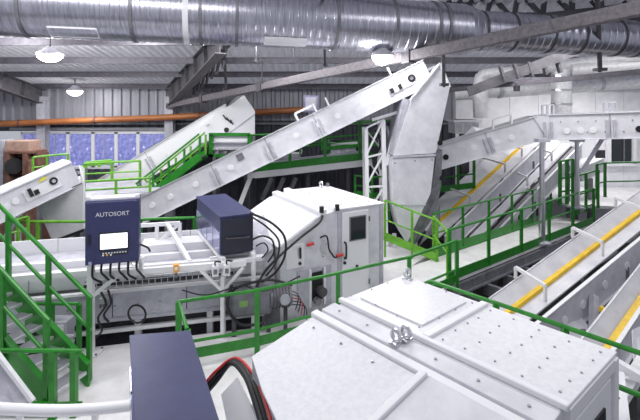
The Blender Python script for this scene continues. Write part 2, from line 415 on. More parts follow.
# ------------------------------------------------------------------ builders for plant
UP = V((0, 0, 1))
def rail(label, path, h=1.05, posts=None, mids=(.5,), toe=(0, .14), m=GREEN, r=.024, toe_t=.02, group=None, pr=None, name='guard_rail', top_extra=None):
    P = [V(p) for p in path]; t = thing(name, label, 'railing', P[0], group)
    up = lambda p, k: p+UP*k
    MB().tube([up(p, h) for p in P], r, 8).build('top_rail', m, t, smooth=True)
    for k in mids: MB().tube([up(p, h*k) for p in P], r*.8, 6).build('mid_rail', m, t, smooth=True)
    if toe:
        for i in range(len(P)-1):
            MB().bar(up(P[i], (toe[0]+toe[1])/2), up(P[i+1], (toe[0]+toe[1])/2), toe_t, toe[1]-toe[0]).build('toe_plate', m, t)
    for p in (P if posts is None else [V(q) for q in posts]):
        pb = MB().bar(p, up(p, h), (pr or r*2), (pr or r*2), up=(0, 1, 0)).build('post', m, t)
        MB().box(p+V((-.05, -.05, 0)), p+V((.05, .05, .012))).build('post_foot', m, pb)
    return t
def along(a, b, n): return [V(a).lerp(V(b), i/n) for i in range(n+1)]

def conveyor(label, p0, p1, width, h, discs=(), brackets=(), holes=(), m=WHITE, name='belt_conveyor', away=1, belt=True, hoods=(), dr=.075, lip=.05):
    """near lower edge runs p0 to p1; the belt lies between two side panels"""
    p0, p1 = V(p0), V(p1); d = (p1-p0); L = d.length; d.normalize()
    hd = V((d.x, d.y, 0)).normalized(); n = V((-hd.y, hd.x, 0))*away; u = V((0, 0, 1)); u = (u-d*u.dot(d)).normalized()
    t = thing(name, label, 'conveyor', p0)
    near = MB().prism([p0, p1, p1+u*h, p0+u*h], n*.03).build('side_panel', m, t)
    MB().prism([p0+n*width, p1+n*width, p1+n*width+u*h, p0+n*width+u*h], n*.03).build('side_panel', m, t)
    for e in (0, 1):
        MB().bar(p0+u*(h*e)-n*.02, p1+u*(h*e)-n*.02, lip, .02, up=u).build('flange', m, t)
    MB().bar(p0+u*h+n*(width+.03), p1+u*h+n*(width+.03), lip, .02, up=u).build('flange', m, t)
    if belt:
        MB().obox((p0+p1)/2+n*width/2+u*(h*.72), d*L/2, n*(width/2-.03), u*.02).build('belt', BELT, t)
        MB().obox((p0+p1)/2+n*width/2+u*(h*.22), d*L/2*.99, n*(width/2-.03), u*.015).build('belt_guard', m, t)
        for k in (0, 1): MB().tube([p0.lerp(p1, .02+.96*k)+n*.04+u*h*.5, p0.lerp(p1, .02+.96*k)+n*(width-.02)+u*h*.5], h*.2, 12).build('drum', MGREY, t)
    for k, hh in discs:
        c = p0.lerp(p1, k)+u*(h*hh)-n*.01; MB().disc(c, n, dr, .02, 14).build('port_cover', WHITE2, t)
    for k, hh in holes:
        c = p0.lerp(p1, k)+u*(h*hh)-n*.01; MB().disc(c, n, dr, .02, 14).build('round_port', HOLE, t)
    for k in brackets:
        for e in (-.09, .09):
            c = p0.lerp(p1, k)+d*e-n*.03; MB().obox(c+u*h*.42, d*.03, n*.03, u*h*.32).build('bracket', GREY, t)
        MB().obox(p0.lerp(p1, k)+u*h*.5-n*.006, d*.006, n*.006, u*h*.5).build('seam', MGREY, t)
    return t, d, n, u
def leg(t, p, q, s=.1, m=WHITE, name='leg'): 
    o = MB().bar(p, q, s, s, up=(0, 1, 0)).build(name, m, t); return o

# ------------------------------------------------------------------ sorter hoods
def hood(label, corner, d1, us, zs, L, zb, detail):
    """profile points (distance t from the right front corner, height) extruded by L along d1"""
    d1 = V(d1).normalized(); d2 = V((d1.y, -d1.x, 0)); C = V((corner[0], corner[1], 0))
    P = lambda t_, s_, z: C-d2*t_+d1*s_+UP*z
    t = thing('sorter_hood', label, 'machine', P(us[-1]/2, L/2, zb))
    prof = [(us[i], zs[i]) for i in range(len(us))]+[(us[-1], zb), (us[0], zb)]
    MB().prism([P(a, 0, z) for a, z in prof], d1*L).build('housing', WHITE, t, bevel=.012)
    return t, P, d1, d2
ZT = 1.9
# far hood (beside the navy control cabinet)
h2, P, d1, d2 = hood('white sorter hood with a windowed door and sloping roof behind the green walkway rail', (1.337, 9.55), (-.5, .866, 0), (0, 1.152, 1.544, 2.40), (ZT, ZT, ZT-.066, ZT-.535), 2.28, GZ, 2)
def slab_on(P, t0, t1, s0, s1, zf, th, name, m, par, bev=0):
    a = [P(t0, s0, zf(t0)), P(t1, s0, zf(t1)), P(t1, s1, zf(t1)), P(t0, s1, zf(t0))]
    return MB().prism(a, UP*th).build(name, m, par, bevel=bev)
def zf_maker(us, zs):
    def f(t):
        if t <= us[0]: return zs[0]
        for i in range(len(us)-1):
            if t <= us[i+1]: return zs[i]+(zs[i+1]-zs[i])*(t-us[i])/(us[i+1]-us[i])
        return zs[-1]+(zs[-1]-zs[-2])/(us[-1]-us[-2])*(t-us[-1])
    return f
zf2 = zf_maker((0, 1.152, 1.544, 2.40), (ZT, ZT, ZT-.066, ZT-.535))
slab_on(P, -.03, 1.1, -.03, 2.3, zf2, .03, 'roof_plate', WHITE2, h2, .008)
slab_on(P, 1.60, 2.44, 0.02, 1.12, zf2, .02, 'roof_plate', WHITE2, h2, .006)
slab_on(P, 1.60, 2.44, 1.14, 2.28, zf2, .02, 'roof_plate', WHITE2, h2, .006)
slab_on(P, 1.12, 1.24, -.02, 2.3, zf2, .09, 'roof_rib', WHITE2, h2, .01)
slab_on(P, 1.40, 1.54, -.02, 2.3, zf2, .09, 'roof_rib', WHITE2, h2, .01)
def on_front(P, d1, t0, t1, z0, z1, th, name, m, par, out=.0, bev=0):
    a = [P(t0, -out, z0), P(t1, -out, z0), P(t1, -out, z1), P(t0, -out, z1)]
    return MB().prism(a, -d1*th).build(name, m, par, bevel=bev)
on_front(P, d1, .02, .10, 0, ZT-.02, .04, 'corner_post', GREY, h2, bev=.008)
on_front(P, d1, 1.06, 1.14, 0, ZT-.05, .03, 'corner_post', GREY, h2)
dr = on_front(P, d1, .40, 1.05, .05, ZT-.06, .035, 'door', WHITE2, h2, bev=.01)
on_front(P, d1, .50, .86, 1.27, 1.72, .015, 'door_window', GLASSD, dr, out=.036)
for a in ((.48, .50, 1.25, 1.74), (.86, .88, 1.25, 1.74), (.48, .88, 1.25, 1.27), (.48, .88, 1.72, 1.74)): on_front(P, d1, *a, .025, 'window_seal', MGREY, dr, out=.034)
MB().tube(bez([P(1.0, -.04, .94), P(1.0, -.10, .96), P(1.0, -.10, 1.22), P(1.0, -.04, 1.25)], 4), .02, 8).build('door_handle', BLACK, dr)
MB().disc(P(1.0, -.05, .84), d1, .03, .03, 10).build('lock', BLACK, dr)
MB().disc(P(.70, -.05, .72), d1, .03, .03, 10).build('lock', BLACK, dr)
for z in (.3, 1.6): MB().bar(P(.39, -.05, z), P(.39, -.05, z+.1), .03, .03).build('hinge', MGREY, dr)
# left side panels of the front
lp = on_front(P, d1, 1.30, 2.05, .1, .86, .02, 'access_panel', GREY, h2)
MB().obox(P(1.62, -.03, .5), d2*.11, d1*.015, UP*.27).build('dark_opening', HOLE, lp)
on_front(P, d1, 1.44, 1.48, .12, .84, .05, 'opening_frame', WHITE2, lp); on_front(P, d1, 1.76, 1.80, .12, .84, .05, 'opening_frame', WHITE2, lp)
MB().tube([P(1.58, -.05, .42), P(1.58, -.2, .42)], .09, 14).build('drive_motor', DSTEEL, lp); MB().tube([P(1.66, -.05, .24), P(1.66, -.16, .24)], .07, 12).build('drive_motor', MGREY, lp)
up_ = on_front(P, d1, 1.9, 2.28, .92, 1.36, .02, 'upper_panel', WHITE2, h2)
MB().bar(P(2.0, -.05, 1.1), P(2.0, -.05, 1.3), .04, .04).build('panel_handle', BLACK, up_)
MB().disc(P(2.0, -.03, 1.0), d1, .03, .03, 10).build('lock', BLACK, up_)
for t_, z_ in ((1.72, 1.34), (1.06, 1.02)):
    MB().tube([P(t_+.14, -.06, z_-.01), P(t_, -.06, z_)], .032, 8).build('plug', REDP, h2, label='red cable plug')
MB().tube(bez([P(1.55, -.02, 1.42), P(1.45, -.1, 1.45), P(1.40, -.1, 1.2), P(1.34, -.1, 1.1), P(1.25, -.08, 1.0), P(1.1, -.06, 1.02)], 5), .018, 6).build('cable', BLACK, h2, smooth=True)
MB().tube(bez([P(1.50, -.02, 1.84), P(1.6, -.06, 1.72), P(2.0, -.06, 1.5), P(2.45, -.1, 1.24), P(2.75, -.1, 1.0), P(2.95, -.2, .8)], 6), .025, 6).build('cable', BLACK, h2, smooth=True)
MB().torus(P(1.42, -.04, 1.2), d1, .12, .015, 12, 6, PI*.5, PI*1.5).build('pull_handle', CHROME, h2)
for t_, s_ in ((1.16, -.02), (1.52, -.02), (.05, 2.2)): MB().tube([P(t_, s_, ZT), P(t_, s_, ZT+.12)], .045, 8).build('roof_peg', BLACK if s_ < 1 else MGREY, h2)
MB().torus(P(.3, 2.1, ZT+.12), d2, .07, .02, 12, 6).build('lifting_lug', CHROME, h2)
for k in range(5):
    for e in (.2, .9): MB().disc(P(e, .25+k*.45, ZT+.034), UP, .016, .012, 6).build('bolt', MGREY, h2)
for k in range(4): MB().disc(P(1.5, -.045, .3+k*.25), d1, .014, .012, 6).build('bolt', MGREY, h2)

# near hood (bottom right of the picture, seen from above)
US = (0, 1.06, 1.40, 2.15); ZS = (ZT, ZT, ZT-.03, ZT-.17)
h1, Q, e1, e2 = hood('large white sorter hood seen from above, scuffed roof with bolts and lifting lugs', (2.453, 3.78), (-.655, .755, 0), US, ZS, 2.2, -.02, 1)
zf1 = zf_maker(US, ZS)
slab_on(Q, -.03, .98, -.03, 1.12, zf1, .03, 'roof_plate', SCUFF, h1, .006)
slab_on(Q, -.03, .98, 1.20, 2.22, zf1, .03, 'roof_plate', SCUFF, h1, .006)
slab_on(Q, .10, .86, 1.30, 2.10, lambda t: ZT+.03, .02, 'roof_cover', SCUFF, h1, .004)
slab_on(Q, -.03, 1.0, 1.12, 1.2, zf1, .06, 'roof_rib', WHITE2, h1, .01)
slab_on(Q, .99, 1.05, -.04, 2.24, zf1, .05, 'roof_rib', WHITE2, h1, .012)
slab_on(Q, 1.12, 1.30, -.02, 2.22, zf1, .035, 'roof_strip', WHITE, h1, .008)
slab_on(Q, 1.35, 1.43, -.04, 2.24, zf1, .05, 'roof_rib', WHITE2, h1, .012)
slab_on(Q, 1.44, 2.15, .88, 2.2, zf1, .02, 'roof_plate', SCUFF, h1, .006)
slab_on(Q, 1.44, 2.15, -.02, .82, zf1, .06, 'roof_plate', WHITE, h1, .008)
slab_on(Q, 1.44, 2.16, .82, .88, zf1, .09, 'roof_rib', WHITE2, h1, .008)
def lug(par, c, dirv, r=.06):
    MB().obox(V(c)+UP*.012, V(dirv)*.05, V((-dirv[1], dirv[0], 0))*.04, UP*.012).build('lug_plate', CHROME, par)
    MB().torus(V(c)+UP*(.03+r), dirv, r, .018, 14, 6).build('lifting_lug', CHROME, par)
lug(h1, Q(.06, 2.1, ZT+.03), e1, .05)
lug(h1, Q(1.26, 1.28, zf1(1.26)+.035), e2, .045); lug(h1, Q(1.16, 1.25, zf1(1.16)+.035), e2, .045)
rnd = random.Random(7)
for (t0, t1, s0, s1, n, dz_) in ((.1, .9, .08, 1.05, 4, .03), (.06, .9, 1.26, 2.15, 3, .05)):
    for i in range(n+1):
        for j in range(n+1):
            if n == 3 and 0 < i < n and 0 < j < n: continue
            a, b = t0+(t1-t0)*i/n, s0+(s1-s0)*j/n
            MB().disc(Q(a+rnd.uniform(-.03, .03), b+rnd.uniform(-.03, .03), zf1(a)+dz_+.004), UP, .010, .012, 6).build('bolt', BOLT, h1)
for k in range(6):
    for tt, dz_ in ((1.21, .037), (1.55, .024)):
        b = .15+k*.38; MB().disc(Q(tt, b, zf1(tt)+dz_+.004), UP, .018 if tt < 1.2 else .013, .012, 6).build('bolt', BOLT, h1)
def ray_slope(px, py):                              # where the line of sight through a pixel meets the sloping roof plane
    lo_, hi_ = 2.0, 7.0
    def dz2(Y):
        p = at(px, py, Y); tt = (C1_-V((p.x, p.y, 0))).dot(e2); return p.z-zf1(tt)
    for _ in range(50):
        m = (lo_+hi_)/2
        if dz2(m) > 0: lo_ = m
        else: hi_ = m
    return at(px, py, lo_)
C1_ = V((2.453, 3.78, 0))
flap = [Q(2.15, 2.2, zf1(2.15)), ray_slope(262, 392), ray_slope(281, 432), Q(2.15, .3, zf1(2.15))]
MB().prism(flap, UP*.02).build('side_flap', SCUFF, h1)
# front of the near hood with its door and dark window
on_front(Q, e1, -.01, .08, 0, ZT, .05, 'corner_post', WHITE2, h1, bev=.01)
on_front(Q, e1, .08, 1.0, ZT-.09, ZT, .04, 'head_rail', WHITE2, h1)
dr = on_front(Q, e1, .14, .94, .05, ZT-.12, .035, 'door', WHITE2, h1, bev=.01)
on_front(Q, e1, .32, .80, .9, 1.62, .015, 'door_window', GLASSD, dr, out=.036)
MB().tube(bez([Q(.88, -.04, .68), Q(.88, -.10, .70), Q(.88, -.10, 1.0), Q(.88, -.04, 1.03)], 4), .02, 8).build('door_handle', BLACK, dr)
# hoses lying over the low side of the near hood
for k, (m_, lab, o_) in enumerate(((BLACK, 'thick black hose bundle arching over the low edge of the near white hood', 0), (BLACK, 'second black hose of the bundle beside the navy lamp housing', .06), (REDP, 'thin red hose in the bundle at the near white hood', .1))):
    pts = bez([at(203, 396-k*5, 4.4), at(216, 381-k*5, 4.4), at(231+k*2, 363-k*2.5, 4.4), at(244+k*4, 374-k, 4.15), at(253+k*5, 395, 3.85), at(264+k*5, 432, 3.5)], 6)
    r_ = (.026, .020, .014)[k]
    MB().tube(pts, r_, 8).build('hose', m_, smooth=True, label=lab, cat='hose')
# white bracket plate under the hoses
t = thing('hose_bracket', 'white bracket plate below the black hoses at the near hood', 'bracket', at(232, 415, 4.1))
MB().plate([at(222, 395, 4.3), at(238, 378, 4.3), at(262, 428, 3.8), at(232, 440, 3.9)], .03).build('plate', WHITE2, t)
for a in ((236, 392, 4.27), (246, 412, 4.05)): MB().disc(at(*a)-V((0, .03, 0)), (0, 1, 0), .018, .03, 8).build('bolt', MGREY, t)

# ------------------------------------------------------------------ navy lamp housings over the belts
def lamp_box(label, corner, d1, W, L, H, zt, stand):
    d1 = V(d1).normalized(); d2 = V((d1.y, -d1.x, 0)) if not stand else V(stand).normalized(); C = V((corner[0], corner[1], 0))
    P = lambda a, s_, z: C-d2*a+d1*s_+UP*z
    t = thing('sensor_housing', label, 'machine', P(W/2, L/2, zt-H))
    MB().prism([P(0, 0, zt-H), P(W, 0, zt-H), P(W, 0, zt-.03), P(0, 0, zt-.03)], d1*L).build('body', NAVY, t, bevel=.012)
    MB().prism([P(-.015, -.015, zt-.03), P(W+.015, -.015, zt-.03), P(W+.015, L+.015, zt-.03), P(-.015, L+.015, zt-.03)], UP*.03).build('lid', NAVY, t, bevel=.008)
    MB().prism([P(.02, -.0, zt-H+.02), P(W-.02, 0, zt-H+.02), P(W-.02, 0, zt-.06), P(.02, 0, zt-.06)], -d1*.02).build('end_panel', NAVYD, t, bevel=.006)
    MB().tube(bez([P(W*.2, -.02, zt-H*.6), P(W*.2, -.06, zt-H*.6), P(W*.8, -.06, zt-H*.57), P(W*.8, -.02, zt-H*.57)], 3), .012, 6).build('handle', DSTEEL, t)
    n = 4
    for k in range(n):
        s0, s1 = L*(k+.04)/n, L*(k+.96)/n
        MB().prism([P(W, s0, zt-H+.03), P(W, s1, zt-H+.03), P(W, s1, zt-H*.42), P(W, s0, zt-H*.42)], -d2*.015).build('side_panel', VIOLET, t)
    return t, P, d1, d2
bx, BP, f1, f2 = lamp_box('navy sensor housing with dark end panel over the belt beside the far hood', (-1.2, 8.1), (-.45, .89, 0), .60, 1.95, .68, 2.06, 0)
t = thing('housing_stand', 'white square tube stand under the far navy sensor housing', 'stand', BP(.3, .3, .8))
for a in (.03, .57):
    MB().bar(BP(a, -.12, 1.33), BP(a, 1.9, 1.33), .07, .07).build('bearer', WHITE2, t)
    MB().bar(BP(a, -.1, 1.3), BP(a, -.1, .0), .07, .07, up=(0, 1, 0)).build('leg', WHITE2, t)
for s_ in (-.1, .25): MB().bar(BP(-.12, s_, 1.26), BP(.72, s_, 1.26), .06, .07).build('cross_bar', WHITE2, t)
fc = at(189, 331, 4.34); lamp_box('navy sensor housing in the foreground seen from above at the bottom edge', (fc.x+.41*1.72, fc.y-.91*1.72), (-.41, .91, 0), .53, 1.72, .7, fc.z, (.985, .16, 0))

# ------------------------------------------------------------------ feed belt leading to the far hood
fe = V((.97, .243, 0)).normalized(); fn = V((-fe.y, fe.x, 0)); FO = V((-3.5, 7.6, 0))
def FP(a, n_, z): return FO+fe*a+fn*n_+UP*z
t = thing('feed_conveyor', 'long white feed conveyor running level behind the navy control cabinet to the hood', 'conveyor', FP(0, .8, 0))
a0, a1 = -4.6, 2.55
def fslab(n0, n1, z0, z1, name, m, x0=a0, x1=a1, bev=0):
    return MB().prism([FP(x0, n0, z0), FP(x1, n0, z0), FP(x1, n1, z0), FP(x0, n1, z0)], UP*(z1-z0)).build(name, m, t, bevel=bev)
segs = [a0, -2.6, -1.3, .0, 1.2, a1]
for i in range(5):
    fslab(-.03, .02, .42, .84, 'lower_panel', GREY, segs[i]+.008, segs[i+1]-.008)  # greyer than the upper panels, standing in for shade low on the conveyor
    fslab(.12, .16, .9, 1.2, 'upper_panel', WHITE2, segs[i]+.006, segs[i+1]-.006)
    fslab(1.62, 1.66, .9, 1.36, 'back_panel', WHITE2, segs[i]+.006, segs[i+1]-.006)
fslab(.14, 1.62, 1.08, 1.11, 'belt', GREY)
fslab(.62, .72, 1.11, 1.22, 'belt_cover', WHITE2); fslab(1.1, 1.6, 1.11, 1.26, 'belt_cover', WHITE2, 0.3, a1-.5)
fslab(-.06, .06, 1.18, 1.26, 'top_tube', WHITE2); fslab(-.06, .03, .84, .88, 'ledge', WHITE2); fslab(.1, 1.6, .3, .4, 'underframe', DSTEEL); fslab(.30, .34, -.5, .38, 'shade_panel', DSTEEL); fslab(-.02, .06, .16, .22, 'lower_tube', WHITE2)  # dark sheet and darkened underframe put in as shade below the belt
fslab(-.05, 0, .36, .42, 'bottom_tube', GREY)
for a in (-3.6, -2.2, -.9, .4, 1.6):
    for n_ in (.06, 1.55): MB().bar(FP(a, n_, GZ), FP(a, n_, .42), .1, .1, up=(0, 1, 0)).build('leg', WHITE, t)
for a, k in ((.35, 1), (1.25, 0)):                 # white hoops standing over the belt
    MB().bar(FP(a, 0, 1.24), FP(a-.5, 1.5, 1.56), .07, .07).build('hoop_bar', WHITE2, t)
MB().bar(FP(-.6, 1.5, 1.56), FP(1.0, 1.5, 1.56), .07, .07).build('hoop_bar', WHITE2, t)
MB().bar(FP(1.0, 1.5, 1.56), FP(.6, 1.5, 1.2), .06, .06).build('hoop_bar', WHITE2, t)
for a in (-.6, .1, .55, 1.0): MB().bar(FP(a, 1.5, 1.2), FP(a, 1.5, 1.56), .06, .06, up=(0, 1, 0)).build('hoop_leg', WHITE2, t)
for k in range(16):
    a = -3.2+k*.36
    MB().disc(FP(a, -.035, .62), fn, .014, .02, 6).build('bolt', MGREY, t)
# wire cable tray along the front
t = thing('cable_tray', 'grey wire mesh cable tray along the front of the feed conveyor', 'tray', FP(0, -.2, 1.0))
for n_, z in ((-.08, 1.0), (-.08, 1.1), (-.24, 1.0), (-.24, 1.1), (-.16, .99)):
    MB().tube([FP(-.4, n_, z), FP(2.1, n_, z)], .008, 5).build('long_wire', CHROME, t)
for k in range(26):
    a = -.4+k*.1; MB().tube([FP(a, -.24, 1.1), FP(a, -.24, 1.0), FP(a, -.08, 1.0), FP(a, -.08, 1.1)], .007, 4).build('cross_wire', CHROME, t)
for k in range(3):
    pts = bez([FP(-.4+i*.5, -.16+.05*math.sin(i*1.7+k*2), 1.03+.012*k) for i in range(6)], 4)
    MB().tube(pts, .02, 6).build('loose_cable', BLACK, smooth=True, label=('black cable lying in the wire tray nearest the conveyor', 'black cable lying in the middle of the wire tray', 'uppermost black cable in the wire tray')[k], cat='cable')
# frame carrying the control cabinet
CX0, CX1, CY = -3.67, -2.90, 7.15
t = thing('cabinet_frame', 'white tube frame with one footed post carrying the navy control cabinet', 'frame', (-3.69, 7.25, 0))
MB().bar((-3.69, 7.25, 0), (-3.69, 7.25, 1.5), .09, .09, up=(0, 1, 0)).build('post', WHITE2, t)
MB().box((-3.85, 7.12, 0), (-3.53, 7.38, .025)).build('foot_plate', WHITE2, t)
for c in ((-3.82, 7.15), (-3.56, 7.15), (-3.82, 7.35), (-3.56, 7.35)): MB().disc((c[0], c[1], .03), UP, .018, .03, 6).build('anchor_bolt', MGREY, t)
MB().bar((-3.75, 7.25, 1.26), FP(2.2, -.33, 1.26), .09, .09).build('cross_tube', WHITE2, t)
MB().bar((-3.69, 7.25, .9), (-3.3, 7.33, 1.22), .06, .06).build('brace', WHITE2, t)
MB().box((CX0, CY+.16, 1.44), (CX1, CY+.34, 1.49)).build('shelf', WHITE2, t)
MB().box((CX0+.02, CY+.28, 1.49), (CX0+.09, CY+.36, 2.45)).build('upright', WHITE2, t); MB().box((CX1-.30, CY+.28, 1.49), (CX1-.23, CY+.36, 2.40)).build('upright', WHITE2, t)
MB().bar((-2.95, 7.42, 1.26), (-2.95, 7.42, 1.47), .06, .06, up=(0, 1, 0)).build('upright', WHITE2, t)
# the control cabinet
t = thing('control_cabinet', 'navy control cabinet lettered AUTOSORT with a lit touch screen', 'cabinet', (-3.31, CY, 1.49))
zc0, zc1 = 1.52, 2.51
MB().box((CX0, CY-.12, zc0), (CX1, CY+.27, zc1)).build('body', NAVY, t, bevel=.01)
dr = MB().box((CX0+.015, CY-.155, zc0+.015), (CX1-.015, CY-.122, zc1-.015)).build('door', NAVY, t, bevel=.008)
MB().box((CX0+.20, CY-.166, 1.74), (CX0+.63, CY-.156, 2.02)).build('screen_bezel', BLACK, dr, bevel=.004)
sc = MB().box((CX0+.22, CY-.170, 1.765), (CX0+.61, CY-.1665, 2.0)).build('screen', SCREEN, dr)
MB().box((CX0+.21+.02, CY-.157-.0, 1.66), (CX0+.62, CY-.156+.001, 1.72)).build('button_strip', BLACK, dr)
for k in range(9):
    MB().box((CX0+.25+k*.04, CY-.163, 1.69), (CX0+.275+k*.04, CY-.1575, 1.71)).build('button', LETTER, dr)
for k in range(3): MB().disc((CX0+.26+k*.055, CY-.162, 1.67), (0, 1, 0), .014, .012, 8).build('status_light', (WHITE2, ORANGEP, WHITE2)[k], dr)
MB().box((CX0+.045, CY-.175, 1.86), (CX0+.085, CY-.156, 2.0)).build('lock_handle', BLACK, dr)
MB().box((CX0+.05, CY-.158, 1.53), (CX0+.10, CY-.1555, 1.59)).build('warning_label', VIOLET, dr)
MB().box((CX0+.06, CY-.05, zc1), (CX1-.06, CY+.2, zc1+.025)).build('rain_cap', WHITE2, t)
for x in (CX0+.03, CX1-.03): MB().box((x-.03, CY-.02, zc1), (x+.03, CY+.06, zc1+.05)).build('wall_lug', WHITE2, t)
def text(body, loc, size, m, parent, rotx=PI/2, rotz=0, name='lettering', ext=.002):
    cu = bpy.data.curves.new(name, 'FONT'); cu.body = body; cu.size = size; cu.align_x = 'CENTER'; cu.align_y = 'CENTER'; cu.extrude = ext
    tmp = bpy.data.objects.new('tmp', cu); COL.objects.link(tmp)
    dg = bpy.context.evaluated_depsgraph_get(); me = bpy.data.meshes.new_from_object(tmp.evaluated_get(dg)); bpy.data.objects.remove(tmp)
    me.materials.clear(); me.materials.append(m)
    o = bpy.data.objects.new(name, me); COL.objects.link(o); o.rotation_euler = (rotx, 0, rotz)
    o.parent = parent; o.location = V(loc)-WLOC[parent.name]; return o
text('AUTOSORT', ((CX0+CX1)/2+.01, CY-.160, 2.30), .092, LETTER, dr, ext=.004)
CAB = t
text('____ ___ _____ __', (CX0+.40, CY-.1705, 1.985), .03, SCRTXT, dr, name='screen_text')
for k in range(6):
    x = CX0+.08+k*.13; MB().tube(bez([(x, CY+.05, 1.49), (x, CY, 1.36), (x+.05*(k % 2), CY+.1, 1.24), (x+.1, CY+.22, 1.12)], 5), .018, 6).build('cable', BLACK, t, smooth=True)
MB().tube(bez([(CX1, CY+.1, 1.72), (CX1+.12, CY+.08, 1.66), (CX1+.16, CY+.05, 1.6)], 4), .016, 6).build('cable', BLACK, t, smooth=True)

CAB.rotation_euler.z = .30                          # turned a little towards the stairs

# boxes, sockets and loops of cable on the feed conveyor
def gadget(name, label, cat, c, hx, hy, hz, m, extra=None, d=fe):
    n = V((-d.y, d.x, 0)); t = thing(name, label, cat, V(c)-UP*hz)
    MB().obox(c, d*hx, n*hy, UP*hz).build('case', m, t, bevel=.006)
    if extra: extra(t, V(c), d, n)
    return t
gadget('pull_switch', 'small orange pull switch on the white cross tube', 'switch', FP(1.05, -.41, 1.30), .045, .035, .07, ORANGEP,
       lambda t, c, d, n: (MB().disc(c-n*.04, n, .025, .02, 8).build('button', WHITE2, t), MB().bar(c-UP*.07, c-UP*.16, .03, .03, up=(0, 1, 0)).build('stem', MGREY, t)))
for k in (0, 1):
    gadget('socket_box', ('left of two white socket boxes under the navy sensor housing', 'right of two white socket boxes under the navy sensor housing')[k], 'socket', FP(1.68+k*.19, -.42, 1.2), .055, .05, .09, WHITE2,
           lambda t, c, d, n: (MB().obox(c-n*.055, d*.03, n*.006, UP*.04).build('socket_face', MGREY, t), MB().tube(bez([c+UP*.09, c+UP*.17-n*.05, c+UP*.14+d*.09], 4), .014, 6).build('cable', BLACK, t)))
gadget('warning_beacon', 'small yellow block on the belt edge under the far navy housing', 'sensor', FP(1.72, .3, 1.32), .06, .05, .05, YELLOW,
       lambda t, c, d, n: MB().obox(c-UP*.13, d*.03, n*.03, UP*.09).build('stand', MGREY, t))
t = thing('socket_post', 'slim white post with Y-shaped braces below the two socket boxes', 'post', FP(1.78, -.36, 0))
MB().bar(FP(1.8, -.36, 0), FP(1.8, -.36, 1.06), .06, .06, up=(0, 1, 0)).build('post', WHITE2, t)
MB().bar(FP(1.8, -.36, .82), FP(1.45, -.36, 1.2), .05, .05).build('brace', WHITE2, t); MB().bar(FP(1.8, -.36, .82), FP(2.15, -.36, 1.2), .05, .05).build('brace', WHITE2, t)
MB().box(FP(1.8, -.36, 0)-V((.1, .1, 0)), FP(1.8, -.36, .015)+V((.1, .1, 0))).build('foot_plate', WHITE2, t)
# drive
t = thing('gear_drive', 'grey geared motor with control box and green label behind the green rail', 'motor', FP(2.35, -.3, 0))
MB().obox(FP(2.28, -.30, .58), fe*.36, fn*.14, UP*.22).build('control_box', MGREY, t, bevel=.05)
MB().obox(FP(2.15, -.445, .60), fe*.07, fn*.004, UP*.05).build('display', GREENL, t, label='green display of the control box')
MB().tube([FP(2.62, -.3, .6), FP(3.0, -.3, .6)], .17, 16).build('motor_body', MGREY, t, smooth=True)
for k in range(6): MB().tube([FP(2.66+k*.055, -.3, .6), FP(2.675+k*.055, -.3, .6)], .19, 16).build('cooling_fin', DSTEEL, t)
MB().disc(FP(2.86, -.50, .62), fn, .09, .04, 14).build('motor_cap', GREY, t)
for a in (2.0, 2.6, 2.9): MB().bar(FP(a, -.3, 0), FP(a, -.3, .42), .07, .07, up=(0, 1, 0)).build('leg', DSTEEL, t)
for k in range(5):
    MB().tube(bez([FP(3.0, -.4, .72-.06*k), FP(3.1+.03*k, -.5, .66-.05*k), FP(3.05+.05*k, -.45, .40-.05*k)], 4), .009, 5).build('cable', REDP if k == 2 else BLACK, t)
MB().tube(bez([FP(1.95, -.46, .95), FP(1.88, -.5, .6), FP(2.1, -.5, .28), FP(2.5, -.48, .25)], 6), .028, 6).build('hose', BLACK, t, smooth=True)
MB().tube(bez([FP(1.9, -.4, .76), FP(2.1, -.42, .9), FP(2.6, -.42, .96), FP(3.0, -.4, .82)], 6), .022, 6).build('hose', BLACK, t, smooth=True)
MB().torus(at(137, 314, 7.42), (.1, 1, .05), .15, .017, 24, 6).build('cable_loop', BLACK, smooth=True, label='black cable loop hanging on the lower panel of the feed conveyor', cat='cable')
MB().torus(at(157, 305, 7.45), (.1, 1, .05), .12, .008, 14, 5, .5, 3.2).build('wire_loop', GREY, smooth=True, label='thin grey wire loop right of the black cable loop', cat='cable')
for k, (pts, lab) in enumerate((([(101, 292), (106, 305), (98, 318), (102, 330), (96, 338)], 'black cable hanging beside the footed white post'), ([(108, 290), (111, 303), (104, 315), (109, 322)], 'shorter black cable hanging right of the footed post'))):
    MB().tube(bez([at(x, y, 7.28) for x, y in pts], 5), .018, 6).build('hanging_cable', BLACK, smooth=True, label=lab, cat='cable')
gadget('valve_block', 'small chrome valve cluster hanging left of the black cable loop', 'valve', at(104, 300, 7.36), .06, .05, .05, CHROME,
       lambda t, c, d, n: [MB().tube([c+d*(.05*i), c+d*(.05*i)-UP*.12-n*.02], .018, 6).build('fitting', MGREY, t) for i in (-1, 0, 1)])
